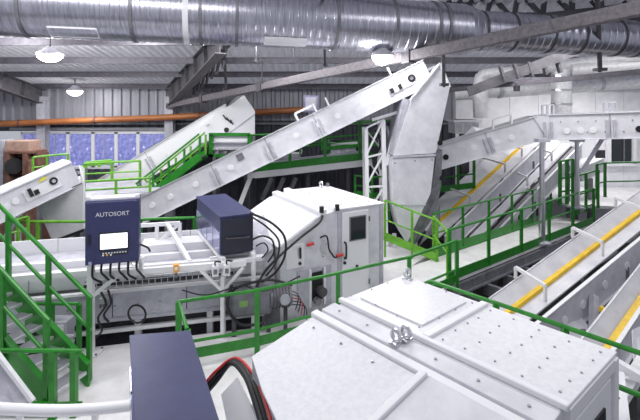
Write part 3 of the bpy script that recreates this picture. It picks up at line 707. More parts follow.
# big black cables looping from the far housing to the hood
for k, (pts, lab, r_) in enumerate((
    ([(250, 213), (270, 222), (284, 236), (285, 255), (276, 272), (262, 282)], 'thick black cable arching from the navy housing down to the drive', .035),
    ([(252, 217), (268, 228), (279, 242), (276, 262), (266, 276)], 'inner black cable arching beside the far hood', .028),
    ([(252, 240), (262, 236), (272, 240), (274, 252), (268, 262)], 'short black cable loop behind the far navy housing', .028),
    ([(256, 246), (264, 243), (268, 250), (262, 258)], 'smallest black cable loop behind the far navy housing', .022),
    ([(246, 286), (262, 291), (280, 286), (300, 276)], 'black cable sagging below the far hood', .022),
    ([(182, 290), (205, 295), (232, 288), (262, 280)], 'black cable running along the lower tube towards the drive', .018))):
    MB().tube(bez([at(x, y, 7.95-(.3 if k > 3 else 0)) for x, y in pts], 6), r_*.62, 7).build('power_cable', BLACK, smooth=True, label=lab, cat='cable')
# grey side plate between housing and hood
t = thing('transfer_chute', 'grey transfer chute plate between the navy housing and the far hood', 'chute', FP(2.4, .6, .9))
MB().plate([FP(2.3, .2, 1.0), FP(2.75, .2, 1.3), FP(2.75, 1.6, 1.6), FP(2.3, 1.6, 1.3)], .04).build('sloping_plate', GREY, t)
MB().plate([FP(2.3, .2, .4), FP(2.8, .2, .4), FP(2.75, .2, 1.3), FP(2.3, .2, 1.0)], .03).build('side_plate', WHITE, t)
MB().bar(FP(2.3, .16, 1.0), FP(2.75, .16, 1.3), .05, .05).build('edge_bar', GREY, t)

# ------------------------------------------------------------------ walkways
def deck(label, poly, z=0, th=.1, m=DECK, legs=True, name='walkway_deck'):
    c = sum((V((x, y, z)) for x, y in poly), V((0, 0, 0)))/len(poly); t = thing(name, label, 'platform', (c.x, c.y, z-th))
    MB().prism([V((x, y, z-th)) for x, y in poly], UP*(th-.002)).build('deck_plate', m, t)
    if legs:
        for x, y in poly:
            q = V((x, y, 0)).lerp(V((c.x, c.y, 0)), .12); MB().bar((q.x, q.y, GZ), (q.x, q.y, z-th), .12, .12, up=(0, 1, 0)).build('leg', DSTEEL, t)
    return t
deck('pale stained walkway deck between stairs and hoods in the foreground', [(-7.5, 2.0), (3.1, 2.0), (3.1, 5.0), (2.2, 9.0), (1.46, 9.43), (-.68, 8.2), (-7.5, 6.5)])
deck('white deck between the far hood and the tall chute', [(.36, 11.5), (1.5, 9.46), (2.22, 9.03), (2.955, 10.245), (2.235, 11.155), (2.9, 12.0), (2.4, 13.6), (.3, 13.3)], z=.0)
WA, WB = V((2.95, 10.25, 0)), V((9.3, 15.3, 0)); wdir = (WB-WA).normalized(); wn = V((-wdir.y, wdir.x, 0))
deck('narrow white walkway running diagonally to the right between green rails', [(p.x, p.y) for p in (WA, WB, WB+wn*1.15, WA+wn*1.15)], z=0)
t = thing('edge_girder', 'grey steel edge beam carrying the diagonal walkway', 'beam', WA-UP*.5)
MB().bar(WA-UP*.22-wn*.05, WB-UP*.22-wn*.05, .08, .2).build('web', MGREY, t); MB().bar(WA-UP*.34-wn*.08, WB-UP*.34-wn*.08, .16, .04).build('flange', MGREY, t)
for k in range(9): c = WA.lerp(WB, (k+.5)/9)-UP*.5-wn*.3; MB().obox(c, wdir*.05, wn*.25, UP*.14).build('bracket', MGREY, t)
t = thing('pipe_bundle', 'pale conduit pipes running below the diagonal walkway', 'pipe', WA-UP*.9-wn*.6)
for k in range(3): MB().tube([WA-UP*(.65+.12*k)-wn*(.55+.1*k)-wdir*1.5, WB-UP*(.6+.12*k)-wn*(.5+.1*k)], .06, 8).build('conduit', MGREY if k else CHROME, t)
deck('white raised platform in front of the white wall at far right', [(8.6, 15.6), (14.5, 14.5), (14.5, 18.9), (8.6, 18.9)], z=.55, name='platform')

rail('dark green guard rail in front of the far hood and drive', [(-1.74, 5.9, 0), (-2.12, 6.75, 0), (-1.0, 7.16, 0), (.316, 7.9, 0), (1.73, 8.73, 0), (2.98, 9.80, 0)], 1.05, mids=(.40,), toe=(.16, .31), r=.03, pr=.075)
hw = 1.16
rail('long green guard rail on the near side of the diagonal walkway', along(WA, WB, 5), hw, mids=(.55,), toe=(-.02, .2), r=.03, pr=.07)
rail('long green guard rail on the far side of the diagonal walkway', along(WA+wn*1.17+wdir*.95, WB+wn*1.15-wdir*.6, 5), hw, mids=(.55,), toe=(-.02, .25), r=.028, pr=.06)
lcr = rail('lime green corner rail below the tall white chute', [at(385, 239, 11.85), at(412, 250, 11.7), at(437, 260.5, 11.5)], 1.02, mids=(.5,), toe=(-.03, .17), m=LGREEN, r=.026, pr=.06)
for q in (at(385, 239, 11.85), at(412, 250, 11.7), at(437, 260.5, 11.5)): MB().bar(q, V((q.x, q.y, -.01)), .05, .05, up=(0, 1, 0)).build('post_foot', LGREEN, lcr)
rail('short lime green rail across the near end of the diagonal walkway', [WA+wn*1.15+wdir*.93, WA+wn*.05], 1.1, mids=(.55,), toe=None, m=LGREEN, r=.026, pr=.06)
rail('green rail passing behind the near hood to the right edge', [gp(430, 281, 1.05)-UP*1.05, gp(496, 303, 1.05)-UP*1.05, gp(565, 327, 1.05)-UP*1.05, gp(660, 360, 1.05)-UP*1.05], 1.05, mids=(), toe=None, r=.033, pr=.075)
rail('green rail around the white platform at the right edge', [at(597, 199, 15.0), at(605, 197, 15.2), at(660, 196, 15.0)], 1.15, mids=(.45,), toe=None, r=.03, pr=.07)
rail('green rail with close posts at the far end of the diagonal walkway', [at(578, 214, 15.2), at(586, 212, 15.2), at(598, 208, 15.3)], 1.3, mids=(.5,), toe=None, r=.03, pr=.07)
rail('lime green rail behind the feed conveyor, left of the navy cabinet', [at(-20, 247, 9.75), at(38, 247, 9.75), at(95, 247, 9.75)], .55, mids=(), toe=None, m=LGREEN, r=.032, pr=.06)
rail('short green rail between navy cabinet and navy sensor housing', [at(140, 247, 9.8), at(195, 245, 9.9)], .6, mids=(.15,), toe=None, m=GREEN, r=.035, pr=.08)
rail('short green rail low behind the left conveyor head, slanted bars', [at(8, 246, 9.4), at(18, 243, 9.5), at(28, 240, 9.6)], .5, mids=(.5,), toe=None, m=LGREEN, r=.03, pr=.05)
rail('green rail foot piece right of the near hood', [at(612, 396, 4.6), at(650, 411, 4.5)], .12, mids=(), toe=None, r=.03)

# ------------------------------------------------------------------ stairs at lower left
st = thing('steel_stair', 'steep green steel stair with grating treads at lower left', 'stairs', (-3.4, 6.2, 0))
sd = V((-.95, .30, 0)).normalized(); sw = V((-.30, -.95, 0)).normalized(); sl = .68
F0 = V((-3.30, 6.42, 0)); SW = .60
def SP(a, b, dz=0): return F0+sd*a+sw*b+UP*(a*sl+dz)
for b in (0, SW):
    MB().prism([SP(-.02, b, -.02), SP(-.02, b, .32), SP(2.3, b, .32), SP(2.3, b, -.02)], sw*.03).build('stringer', GREEN, st)
    MB().bar(SP(-.02, b+.015, .33), SP(2.3, b+.015, .33), .08, .02).build('stringer_edge', GREEN, st)
for k in range(9):
    a = .12+k*.2; z = a*sl+.12
    tr = MB(); 
    tr.bar(F0+sd*(a-.11)+sw*.04+UP*z, F0+sd*(a-.11)+sw*(SW-.02)+UP*z, .03, .04)
    o = tr.build('tread_nosing', GRATE, st)
    g = MB()
    for j in range(7): g.bar(F0+sd*(a-.09+j*.033)+sw*.04+UP*z, F0+sd*(a-.09+j*.033)+sw*(SW-.02)+UP*z, .008, .03)
    g.build('tread_grating', GRATE, o)
def stair_rail(b, label):
    t = thing('stair_rail', label, 'railing', SP(0, b))
    MB().tube([SP(.0, b, 1.22), SP(2.3, b, 1.22)], .03, 8).build('handrail', GREEN, t, smooth=True)
    MB().tube([SP(.0, b, .76), SP(2.3, b, .76)], .026, 8).build('mid_rail', GREEN, t, smooth=True)
    for a in (.04, .8, 1.6): MB().bar(SP(a, b, 0), SP(a, b, 1.22), .055, .07, up=(0, 1, 0)).build('post', GREEN, t)
stair_rail(-.05, 'sloping green handrail on the far side of the stair')
stair_rail(SW+.05, 'sloping green handrail on the near side of the stair')
rail('level green rail crossing in front of the stair at lower left', [at(-25, 418, 5.75), at(53, 418, 5.75), at(82, 418, 5.8)], .86, posts=[at(53, 418, 5.75), at(74, 418, 5.78)], mids=(.22,), toe=None, r=.03, pr=.075)
rail('short level green rail behind the stair, beside the footed post', [at(28, 352, 7.0), at(52, 352, 7.0), at(79, 352, 7.0)], .75, mids=(), toe=None, r=.028, pr=.06)
t = thing('white_pipe', 'thick white pipe crossing the bottom left corner', 'pipe', at(60, 410, 4.6))
MB().tube(bez([at(-30, 405, 4.7), at(10, 409, 4.6), at(60, 410.5, 4.55), at(100, 408.5, 4.6), at(134, 405, 4.7)], 5), .055, 12).build('pipe', WHITE2, t, smooth=True)
for x in (20, 95): MB().bar(at(x, 411, 4.62), V((at(x, 411, 4.62).x, 4.62, 0)), .05, .05, up=(0, 1, 0)).build('support', WHITE2, t)
t = thing('side_plate', 'pale grey sloping plate beside the stair at the left edge', 'panel', at(0, 400, 5.4))
MB().plate([at(-8, 348, 5.6), at(32, 402, 5.5), at(20, 420, 5.4), at(-8, 392, 5.5)], .03).build('plate', GREY, t)
MB().bar(at(-8, 347, 5.58), at(33, 401, 5.48), .05, .05).build('edge_tube', WHITE2, t)
t = thing('under_stair_box', 'grey cabinet standing behind the stair treads', 'cabinet', at(52, 330, 6.9))
MB().box((-4.3, 7.0, 0), (-3.95, 7.25, .62)).build('body', GREY, t, bevel=.01); MB().box((-4.27, 6.98, .05), (-3.98, 7.0, .58)).build('door', WHITE, t)
for k in range(5): MB().box((-3.98+k*.0, 6.93, .1+k*.08), (-3.8, 6.98, .13+k*.08)).build('louvre', GRATE, t)

# ------------------------------------------------------------------ main inclined conveyor and tall chute
mc, md_, mn, mu = conveyor('long white inclined conveyor climbing from behind the cabinet to the tall chute', at(128, 231, 12.7), at(434, 83, 12.3), 1.1, .70,
    discs=[(k, .5) for k in (.10, .16, .245, .36, .475, .575, .65, .71)], brackets=(.31, .487, .645), dr=.085)
lp = lambda k, hh: at(128, 231, 12.7).lerp(at(434, 83, 12.3), k)+mu*(.70*hh)
cp = MB().obox(lp(.915, .52)-mn*.02, md_*.36, mn*.01, mu*.14).build('switch_plate', WHITE2, mc)
MB().disc(lp(.948, .55)-mn*.03, mn, .11, .02, 12).build('emergency_stop_guard', BLACK, cp); MB().disc(lp(.948, .55)-mn*.05, mn, .05, .03, 10).build('emergency_stop', MGREY, cp)
for k in (.882, .908): MB().obox(lp(k, .45)-mn*.04, md_*.05, mn*.02, mu*.07).build('switch', BLACK, cp)
MB().obox(lp(.40, .72)-mn*.02, md_*.1, mn*.012, mu*.09).build('worn_plate', MGREY, mc)
for k in (.66, .70, .90): 
    MB().bar(lp(k, 1), lp(k, 1.35), .05, .05, up=(0, 1, 0)).build('top_bracket', WHITE2, mc)
MB().bar(lp(.60, 1), lp(.60, 1.3), .06, .06, up=(0, 1, 0)).build('top_bracket', WHITE2, mc); MB().bar(lp(.60, 1.3), lp(.655, 1.3), .06, .06).build('top_bracket', WHITE2, mc)
# supports of the conveyor
t = thing('conveyor_strut', 'white raking strut propping the middle of the main conveyor', 'strut', at(240, 207, 12.9))
MB().bar(at(236, 215, 13.0), at(251, 176, 13.0), .16, .12).build('strut', WHITE2, t); MB().obox(at(252, 175, 12.9), (.12, 0, 0), (0, .05, 0), (0, 0, .08)).build('head_plate', WHITE2, t)
MB().bar(at(236, 215, 13.0), V((at(236, 215, 13.0).x, 13.0, GZ)), .14, .14, up=(0, 1, 0)).build('leg', WHITE2, t)
t = thing('lattice_tower', 'white lattice tower standing under the head of the main conveyor', 'tower', at(376, 250, 12.6))
Y0 = 12.7
tl, tr2 = at(366, 128, Y0), at(383, 120, Y0); bl, br = at(368, 246, Y0), at(386, 252, Y0)
for off in (0, .7):
    MB().bar(bl+V((0, off, 0)), tl+V((0, off, 0)), .1, .1, up=(0, 1, 0)).build('upright', WHITE2, t); MB().bar(br+V((0, off, 0)), tr2+V((0, off, 0)), .12, .12, up=(0, 1, 0)).build('upright', WHITE2, t)
for k in range(4):
    a, b = k/4+.02, (k+1)/4
    MB().bar(bl.lerp(tl, a), br.lerp(tr2, b), .05, .05).build('diagonal', WHITE2, t)
    MB().bar(bl.lerp(tl, b), br.lerp(tr2, b), .05, .05).build('rung', WHITE2, t)
    MB().bar(br.lerp(tr2, a)+V((0, .7, 0)), bl.lerp(tl, b)+V((0, .7, 0)), .04, .04).build('diagonal', WHITE2, t)
    MB().bar(br.lerp(tr2, b), br.lerp(tr2, b)+V((0, .7, 0)), .07, .07).build('rung', WHITE2, t)
MB().bar(at(386, 165, 12.7), at(398, 118, 12.7), .1, .1).build('raker', WHITE2, t); MB().bar(at(372, 120, 12.7), at(398, 112, 12.7), .08, .08).build('rung', WHITE2, t)
for b_ in (bl, br): MB().box(b_+V((-.12, -.12, -.04)), b_+V((.12, .12, 0))).build('foot_plate', WHITE2, t)
# tall chute
Yc = 12.0; T = lambda x, y, Y=Yc: at(x, y, Y)
t = thing('discharge_chute', 'tall white angular chute hanging from the head of the main conveyor', 'chute', T(412, 243))
MB().prism([T(411, 100), T(440, 64), T(450, 87), T(436, 153), T(393, 156)], V((0, 1.5, 0))).build('upper_hopper', WHITE, t, bevel=.012)
MB().prism([T(404, 98, 12.02), T(410, 100, 12.02), T(395, 152, 12.02), T(392, 155, 12.02)], V((0, 1.4, 0))).build('left_flange', GREY, t)
MB().prism([T(392, 158), T(435, 157), T(431, 193), T(407, 244), T(402, 236), T(394, 205)], V((0, 1.4, 0))).build('lower_funnel', WHITE, t, bevel=.012)
MB().prism([T(436.5, 156.5, 11.98), T(442.5, 150, 12.1), T(441, 186, 12.1), T(436, 213, 12.05), T(414, 246, 12.0), T(407, 245, 11.98), T(431.5, 193, 11.98)], V((.02, .5, 0))).build('gusset', MGREY, t)  # mid grey stands in for the shade on the right facets
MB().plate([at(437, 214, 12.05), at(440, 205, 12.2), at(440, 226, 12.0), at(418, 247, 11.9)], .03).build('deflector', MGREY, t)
MB().bar(T(392, 157, 11.98), T(436, 155, 11.98), .06, .05).build('joint_flange', GREY, t)
MB().bar(T(394, 205, 11.98), T(426, 205, 11.98), .03, .03).build('seam', GREY, t)
MB().bar(T(411, 99, 11.98), T(440, 63, 11.98), .05, .05).build('edge_rail', WHITE2, t); MB().bar(T(440, 63, 11.98), T(450, 87, 11.98), .05, .05).build('edge_rail', WHITE2, t)
for q in ((395, 160), (415, 158), (432, 157)): MB().disc(T(q[0], q[1]+3, 11.98), (0, 1, 0), .02, .03, 6).build('bolt', MGREY, t)
for x, y in ((441, 178), (439, 143)): MB().disc(T(x+1, y, 11.9), (-.2, 1, 0), .07, .03, 12).build('round_port', HOLE, t)
for x in (398, 420): MB().bar(V((T(x, 240).x, 12.6, T(x, 240).z)), V((T(x, 240).x, 12.6, 0)), .1, .1, up=(0, 1, 0)).build('leg', WHITE, t)
# box and gear behind the conveyor top
gadget('junction_box', 'small purple grey junction box on top of the main conveyor', 'box', at(311, 104, 13.6), .22, .12, .26, mat('lilac_grey', (.22, .21, .33), .5), lambda t, c, d, n: (MB().obox(c-V((0, .13, 0)), (.16, 0, 0), (0, .01, 0), (0, 0, .2)).build('cover', GREY, t), MB().tube([c-UP*.26, c-UP*.5], .03, 6).build('conduit', MGREY, t)), d=V((1, 0, 0)))
t = thing('conveyor_motor', 'white and black motor cluster beside the tower head', 'motor', at(382, 150, 13.2))
MB().tube([at(376, 135, 13.5), at(388, 128, 13.5)], .2, 12).build('motor_body', MGREY, t); MB().tube([at(388, 128, 13.5), at(392, 126, 13.5)], .15, 12).build('fan_cover', BLACK, t)
for k in range(4): MB().tube(bez([at(376+k*4, 130, 13.3), at(380+k*3, 145, 13.2), at(374+k*4, 160, 13.3), at(380, 175, 13.4)], 5), .03, 6).build('cable', (BLACK, WHITE2)[k % 2], t)

STICK = mat('lemon_sticker', (.72, .68, .05), .5)
# ------------------------------------------------------------------ left conveyors
lc, ld, ln, lu = conveyor('white conveyor entering at the left edge below the rusty press', at(-60, 252, 8.6), at(81, 184, 10.4), .55, .56, discs=((.46, .45), (.53, .5)), m=WHITE, dr=.07)
L0 = lambda k, hh: at(-60, 252, 8.6).lerp(at(81, 184, 10.4), k)+lu*(.56*hh)
MB().plate([L0(0, 1.03), L0(1, 1.03), L0(1, 1.03)+ln*.58, L0(0, 1.03)+ln*.58], .02).build('top_cover', WHITE2, lc)
cp = MB().obox(L0(.73, .5)-ln*.02, ld*.36, ln*.01, lu*.12).build('switch_plate', WHITE2, lc)
for k, s_ in ((.64, .035), (.68, .045)): MB().obox(L0(k, .5+.2*(.68-k)*10)-ln*.05, ld*s_, ln*.03, lu*.09 if k < .66 else lu*.05).build('switch', BLACK, cp)
MB().disc(L0(.82, .62)-ln*.04, ln, .085, .03, 12).build('emergency_stop_guard', BLACK, cp); MB().disc(L0(.82, .62)-ln*.06, ln, .04, .03, 10).build('emergency_stop', GREY, cp)
MB().plate([L0(.715, .80)-ln*.035, L0(.755, .93)-ln*.035, L0(.80, .86)-ln*.035, L0(.76, .80)-ln*.035], .006).build('warning_sticker', STICK, lc, label='yellow warning sticker')
t = thing('discharge_chute', 'white boxy chute at the head of the left conveyor', 'chute', at(55, 243, 10.2))
T2 = lambda x, y: at(x, y, 10.3)
MB().prism([T2(36, 204), T2(82.5, 183), T2(83, 229), T2(52, 241)], V((-.62, 1.05, 0))).build('lower_chute', WHITE, t, bevel=.01)
MB().bar(at(36, 204, 10.27), at(82, 183, 10.27), .02, .02).build('seam', DSTEEL, t)
MB().bar(at(52, 242, 10.27), at(84, 230, 10.27), .06, .06).build('bottom_rim', BLACK, t)
MB().plate([at(79, 165, 10.42), at(84, 168, 10.7), at(86, 228, 10.9), at(83.5, 229, 10.34), at(83.5, 182, 10.34)], .02).build('end_plate', WHITE2, t)
MB().bar(at(18, 232, 10.9), V((at(18, 232, 10.9).x, 10.9, GZ)), .1, .1, up=(0, 1, 0)).build('leg', WHITE2, t); MB().bar(at(70, 238, 10.9), V((at(70, 238, 10.9).x, 10.9, GZ)), .1, .1, up=(0, 1, 0)).build('leg', WHITE2, t)
t = thing('conveyor_strut', 'white raking strut below the left conveyor head', 'strut', at(5, 240, 10.2))
MB().bar(at(4, 240, 10.2), at(24, 208, 10.2), .09, .09).build('strut', WHITE2, t); MB().obox(at(24, 208, 10.2), (.08, 0, 0), (0, .04, 0), (0, 0, .05)).build('head_plate', WHITE2, t)
# back conveyor with head box
bc, bd, bn, bu = conveyor('white back conveyor climbing past the windows to a white head box', at(92, 212, 16.6), at(238, 126, 16.2), 1.3, .92, discs=((.3, .5), (.55, .5)), brackets=(.45,), m=WHITE2)
B0 = lambda k, hh: at(92, 212, 16.6).lerp(at(238, 126, 16.2), k)+bu*(.92*hh)
MB().plate([B0(.35, 1.0)+bn*.1, B0(1.0, 1.0)+bn*.1, B0(1.0, 1.25)+bn*1.3, B0(.35, 1.25)+bn*1.3], .03).build('top_cover', MGREY, bc)
t = thing('head_box', 'white pentagonal head box of the back conveyor with black prints', 'machine', at(225, 140, 16))
T3 = lambda x, y: at(x, y, 16.0)
MB().prism([T3(200, 127), T3(244, 95), T3(255, 111), T3(255, 134), T3(226, 134), T3(196, 146)], V((-.5, 1.5, 0))).build('housing', WHITE2, t, bevel=.015)
MB().bar(at(228, 134, 15.97), at(255, 114, 15.97), .03, .03).build('seam', GREY, t)
for k in range(5): MB().bar(at(223+k*1.8, 115+k*1.2+(k % 2)*2, 15.97), at(226+k*1.8, 119+k*1.4, 15.97), .06, .03).build('black_marking', BLACK, t)
MB().bar(at(206, 126, 15.97), at(209, 124, 15.97), .06, .03).build('handle', GREY, t); MB().disc(at(226.5, 130, 15.97), (0, 1, 0), .09, .03, 10).build('black_knob', BLACK, t)
MB().bar(at(248, 134, 16.5), V((at(248, 134, 16.5).x, 16.5, GZ)), .14, .14, up=(0, 1, 0)).build('leg', MGREY, t); MB().bar(at(215, 142, 16.5), V((at(215, 142, 16.5).x, 16.5, GZ)), .14, .14, up=(0, 1, 0)).build('leg', MGREY, t)
# rusty press
t = thing('rusty_press', 'rusty brown press with a pale top plate at the left edge', 'machine', at(20, 185, 16))
def rbox(x0, y0, x1, y1, Y, dpt, m, name):
    a, b = at(x0, y1, Y), at(x1, y0, Y); return MB().box((a.x, Y, a.z), (b.x, Y+dpt, b.z)).build(name, m, t, bevel=.02)
rbox(5, 141, 29, 151, 15.6, .7, RUSTP, 'top_plate'); rbox(4, 151, 33, 154, 15.5, .8, RUST, 'head_beam'); rbox(7, 154, 36, 200, 16.2, .8, RUST, 'body')
rbox(4, 154, 9, 205, 15.5, .5, RUST, 'upright'); rbox(22, 154, 27, 205, 15.5, .5, RUST, 'upright'); rbox(33, 150, 39, 185, 15.7, .5, RUST, 'upright')
MB().tube([at(14, 166, 15.5), at(14, 166, 16.1)], .28, 14).build('dark_port', HOLE, t); MB().tube([at(30, 160, 15.4), at(30, 178, 15.4)], .1, 8).build('ram', RUST, t)
for k in range(4): rbox(9, 156+k*8, 22, 158+k*8, 15.9, .3, RUST, 'rib')
rbox(-2, 140, 3, 200, 15.9, .6, GREY, 'side_column'); a = at(20, 205, 16); MB().box((a.x-.9, 15.6, GZ), (a.x+.9, 16.8, a.z+.3)).build('plinth', RUST, t)

# green work at the back left
t = thing('platform', 'small grey landing carrying the lime cage rail behind the left chute', 'platform', at(50, 178, 13.8))
a, b, c = at(33, 178.5, 13.6), at(47, 176.5, 13.8), at(68, 174.5, 14.0)
MB().prism([a, c, c+V((0, .8, 0)), a+V((0, .8, 0))], UP*-.08).build('deck_plate', GREY, t)
for q in (a, c): MB().bar(q+V((0, .3, -.08)), V((q.x, q.y+.3, GZ)), .1, .1, up=(0, 1, 0)).build('leg', MGREY, t)

rail('lime green cage rail behind the left chute head, below the windows', [at(33, 178, 13.6), at(47, 176, 13.8), at(68, 174, 14.0)], .62, mids=(.5,), toe=None, m=LGREEN, r=.03, pr=.05)
for k, (a_, b_, h_) in enumerate((((84, 181, 14.4), (140, 178, 14.4), .55), ((82, 196, 13.4), (150, 192, 13.4), .42), ((86, 168, 15.6), (112, 166, 15.6), .2))):
    tr_ = rail(('lime green rail under the windows right of the left chute', 'lower lime green rail above the navy cabinet', 'topmost short lime green rail directly below the windows')[k], [at(*a_), at((a_[0]+b_[0])/2, (a_[1]+b_[1])/2, a_[2]), at(*b_)], h_, mids=(.4,), toe=None, m=LGREEN, r=.036, pr=.06)
    for q in (at(*a_), at(*b_)): MB().bar(q, V((q.x, q.y, GZ)), .07, .07, up=(0, 1, 0)).build('leg', MGREY, tr_)
t = thing('platform', 'pale platform below the windows behind the navy cabinet', 'platform', at(115, 200, 14))
MB().prism([at(82, 198, 13.4), at(165, 192, 13.4), at(150, 178, 15.5), at(84, 182, 15.5)], UP*-.1).build('deck_plate', GREY, t)
for x, y, Y in ((86, 198, 13.6), (150, 194, 13.6), (140, 182, 15.2)): q = at(x, y, Y); MB().bar(q, V((q.x, q.y, GZ)), .12, .12, up=(0, 1, 0)).build('leg', MGREY, t)
# green stair beside the back conveyor
t = thing('steel_stair', 'narrow green stair climbing between back conveyor and main conveyor', 'stairs', at(140, 205, 14.2))
for off in (0, .7):
    MB().bar(at(138, 204, 14.2)+V((0, off, 0)), at(200, 156, 14.0)+V((0, off, 0)), .04, .24).build('stringer', GREEN, t)
for k in range(10):
    c = at(138, 204, 14.2).lerp(at(200, 156, 14.0), (k+.5)/10); MB().box(c+V((-.12, 0, -.02)), c+V((.12, .7, .02))).build('tread', DSTEEL, t)
for off, m_ in ((0, GREEN), (.7, LGREEN)):
    tt = thing('stair_rail', ('green handrail on the near side of the narrow back stair', 'lime handrail on the far side of the narrow back stair')[0 if off == 0 else 1], 'railing', at(138, 204, 14.2)+V((0, off, 0)))
    o = V((0, off, 0))
    for dy in (0, 12): MB().tube([at(136, 184+dy, 14.2)+o, at(199, 134+dy, 14.0)+o], .033, 6).build('handrail', m_, tt)
    for k in range(5): c = at(138, 204, 14.2).lerp(at(200, 156, 14.0), k/4)+o; MB().bar(c, c+UP*.62, .06, .06, up=(0, 1, 0)).build('post', m_, tt)
# cabin on the platform
t = thing('operator_cabin', 'green framed white cabin with shelves behind the main conveyor', 'cabin', at(228, 155, 15))
a, b = at(209, 154, 14.8), at(250, 136, 14.8)
MB().box((a.x, 14.9, a.z), (b.x, 16, b.z)).build('wall', WHITE2, t)
for x in (a.x, b.x-.08): MB().box((x, 14.78, a.z-.1), (x+.14, 14.92, b.z+.05)).build('frame_post', GREEN, t)
for z in (a.z-.1, b.z): MB().box((a.x, 14.78, z), (b.x, 14.92, z+.1)).build('frame_beam', GREEN, t)
for k in range(2): MB().box((a.x+.15, 14.7, a.z+.15+k*.22), (b.x-.1, 14.9, a.z+.18+k*.22)).build('shelf', GREY, t)
for x in (a.x+.2, b.x-.2): MB().bar((x, 15.3, a.z), (x, 15.3, GZ), .14, .14, up=(0, 1, 0)).build('leg', DSTEEL, t)
for k in range(4): MB().box((a.x+.22+k*.27, 14.74, a.z+.0), (a.x+.34+k*.27, 14.88, a.z+.13)).build('switch_box', MGREY, t)
rail('green rail on the cabin platform right of the white head box', [at(250, 158, 14.9), at(300, 155, 14.9), at(330, 153, 14.9)], .75, mids=(.5,), toe=None, r=.032, pr=.06)
# middle platform with white edge
t = thing('platform', 'long platform with green toe plate behind the main conveyor', 'platform', at(300, 172, 14.6))
p, q = at(255, 170, 14.4), at(372, 157, 14.4)
MB().prism([p, q, q+V((0, 2.2, 0)), p+V((0, 2.2, 0))], UP*-.1).build('deck_plate', GREY, t); MB().bar(p+UP*.06-V((0, .03, 0)), q+UP*.06-V((0, .03, 0)), .03, .22).build('toe_plate', GREEN, t); MB().bar(p-UP*.16-V((0, .04, 0)), q-UP*.16-V((0, .04, 0)), .05, .2).build('edge_beam', WHITE2, t)
for k in (.15, .45, .8): c = p.lerp(q, k)+V((0, .3, -.1)); MB().bar(c, V((c.x, c.y, GZ)), .12, .12, up=(0, 1, 0)).build('leg', DSTEEL, t)
rail('green rail on the long platform behind the main conveyor', [at(290, 166, 14.45), at(325, 162, 14.45), at(360, 158, 14.45)], 1.15, mids=(.5,), toe=None, r=.036, pr=.09)
rail('upper green rail behind the lattice tower', [at(322, 150, 16.5), at(360, 147, 16.5), at(400, 144, 16.5)], .9, mids=(.5,), toe=(0, .12), r=.034, pr=.08)
# pale machinery behind that platform
for k, (x0, y0, x1, y1, Y, lab) in enumerate(((330, 142, 356, 160, 16.6, 'pale machine block behind the green rail of the long platform'), (268, 152, 300, 166, 16.8, 'low pale machine block at the left of the long platform'), (455, 120, 480, 134, 17.0, 'pale crate shaped hopper below the foil pipe bend'))):
    a, b = at(x0, y1, Y), at(x1, y0, Y); t = thing('machine_block', lab, 'machine', ((a.x+b.x)/2, Y, a.z))
    MB().box((a.x, Y, a.z), (b.x, Y+.9, b.z)).build('body', (WHITE, GREY, WHITE)[k], t, bevel=.03); MB().box((a.x-.06, Y-.06, b.z-.08), (b.x+.06, Y+.96, b.z)).build('lid', WHITE2, t)
    for j in range(3): x = a.x+(b.x-a.x)*(j+.5)/3; MB().box((x-.1, Y-.03, a.z+.08), (x+.1, Y, b.z-.14)).build('cover_plate', GREY, t)
    MB().bar(((a.x+b.x)/2, Y+.4, a.z), ((a.x+b.x)/2, Y+.4, GZ), .3, .3, up=(0, 1, 0)).build('pedestal', DSTEEL, t)
t = thing('under_platform_pipes', 'grey inclined pipes in the dark below the long platform', 'pipe', at(270, 195, 14))
for k in range(3): MB().tube([at(262+k*12, 200, 14.3), at(272+k*12, 178, 14.3)], .07, 8).build('pipe', MGREY, t)
rail('lime green rail in the dark right of the far hood roof', [at(355, 195, 13.8), at(372, 198, 13.3), at(388, 196, 13.4)], .6, mids=(.5,), toe=(0, .14), m=GREEN, r=.03, pr=.07)
gx = thing('cable_reel_rack', 'green and white gear rack between tower and tall chute', 'rack', at(390, 215, 13.3))
for x in (389, 396): MB().bar(at(x, 222, 13.3), at(x, 170, 13.3), .07, .07, up=(0, 1, 0)).build('upright', GREEN, gx)
for y in (180, 195, 210): MB().bar(at(387, y, 13.28), at(398, y, 13.28), .06, .06).build('shelf_bar', LGREEN, gx)
for y in (188, 203): MB().tube([at(390, y, 13.15), at(396, y, 13.15)], .1, 10).build('reel', MGREY, gx)

# ------------------------------------------------------------------ right side conveyors
U1 = at(470, 152, 13.9); U2 = at(546, 140, 13.4); U3 = at(700, 137, 12.2)
rc, rd, rn, ru = conveyor('white conveyor dipping left from the level conveyor behind the tall chute', at(432, 172, 14.2), U2+V((-.02, .02, .02)), 1.1, .72, discs=((.42, .5), (.62, .45), (.75, .45)), brackets=(.55,), holes=((.16, .45),), m=WHITE, dr=.09)
uc, ud, un, uu = conveyor('white level conveyor crossing above the walkway at upper right', U2, U3, 1.1, .74, discs=((.15, .35), (.245, .35), (.33, .35)), brackets=(.02, .445), holes=((.63, .35),), m=WHITE, dr=.09)
MB().plate([U2-un*.005+ud*.06, U2+uu*.74-un*.005+ud*.12, U2+ru*.72-un*.005-ud*.12], .03).build('joint_plate', WHITE, uc)
MB().plate([U2+uu*.74+ud*.14, U2+ru*.72-ud*.12, U2+ru*.72-ud*.12+un*1.1, U2+uu*.74+ud*.14+un*1.1], .03).build('joint_cover', WHITE, uc)
for k in (.02, .445):
    c = U2.lerp(U3, k)+uu*.74
    for e in (-.14, .0, .16): MB().bar(c+ud*e, c+ud*e+UP*.3, .05, .05, up=(0, 1, 0)).build('top_bracket', GREY, uc)
    MB().bar(c-ud*.14+UP*.3, c+ud*.16+UP*.3, .05, .05).build('top_bracket', GREY, uc)
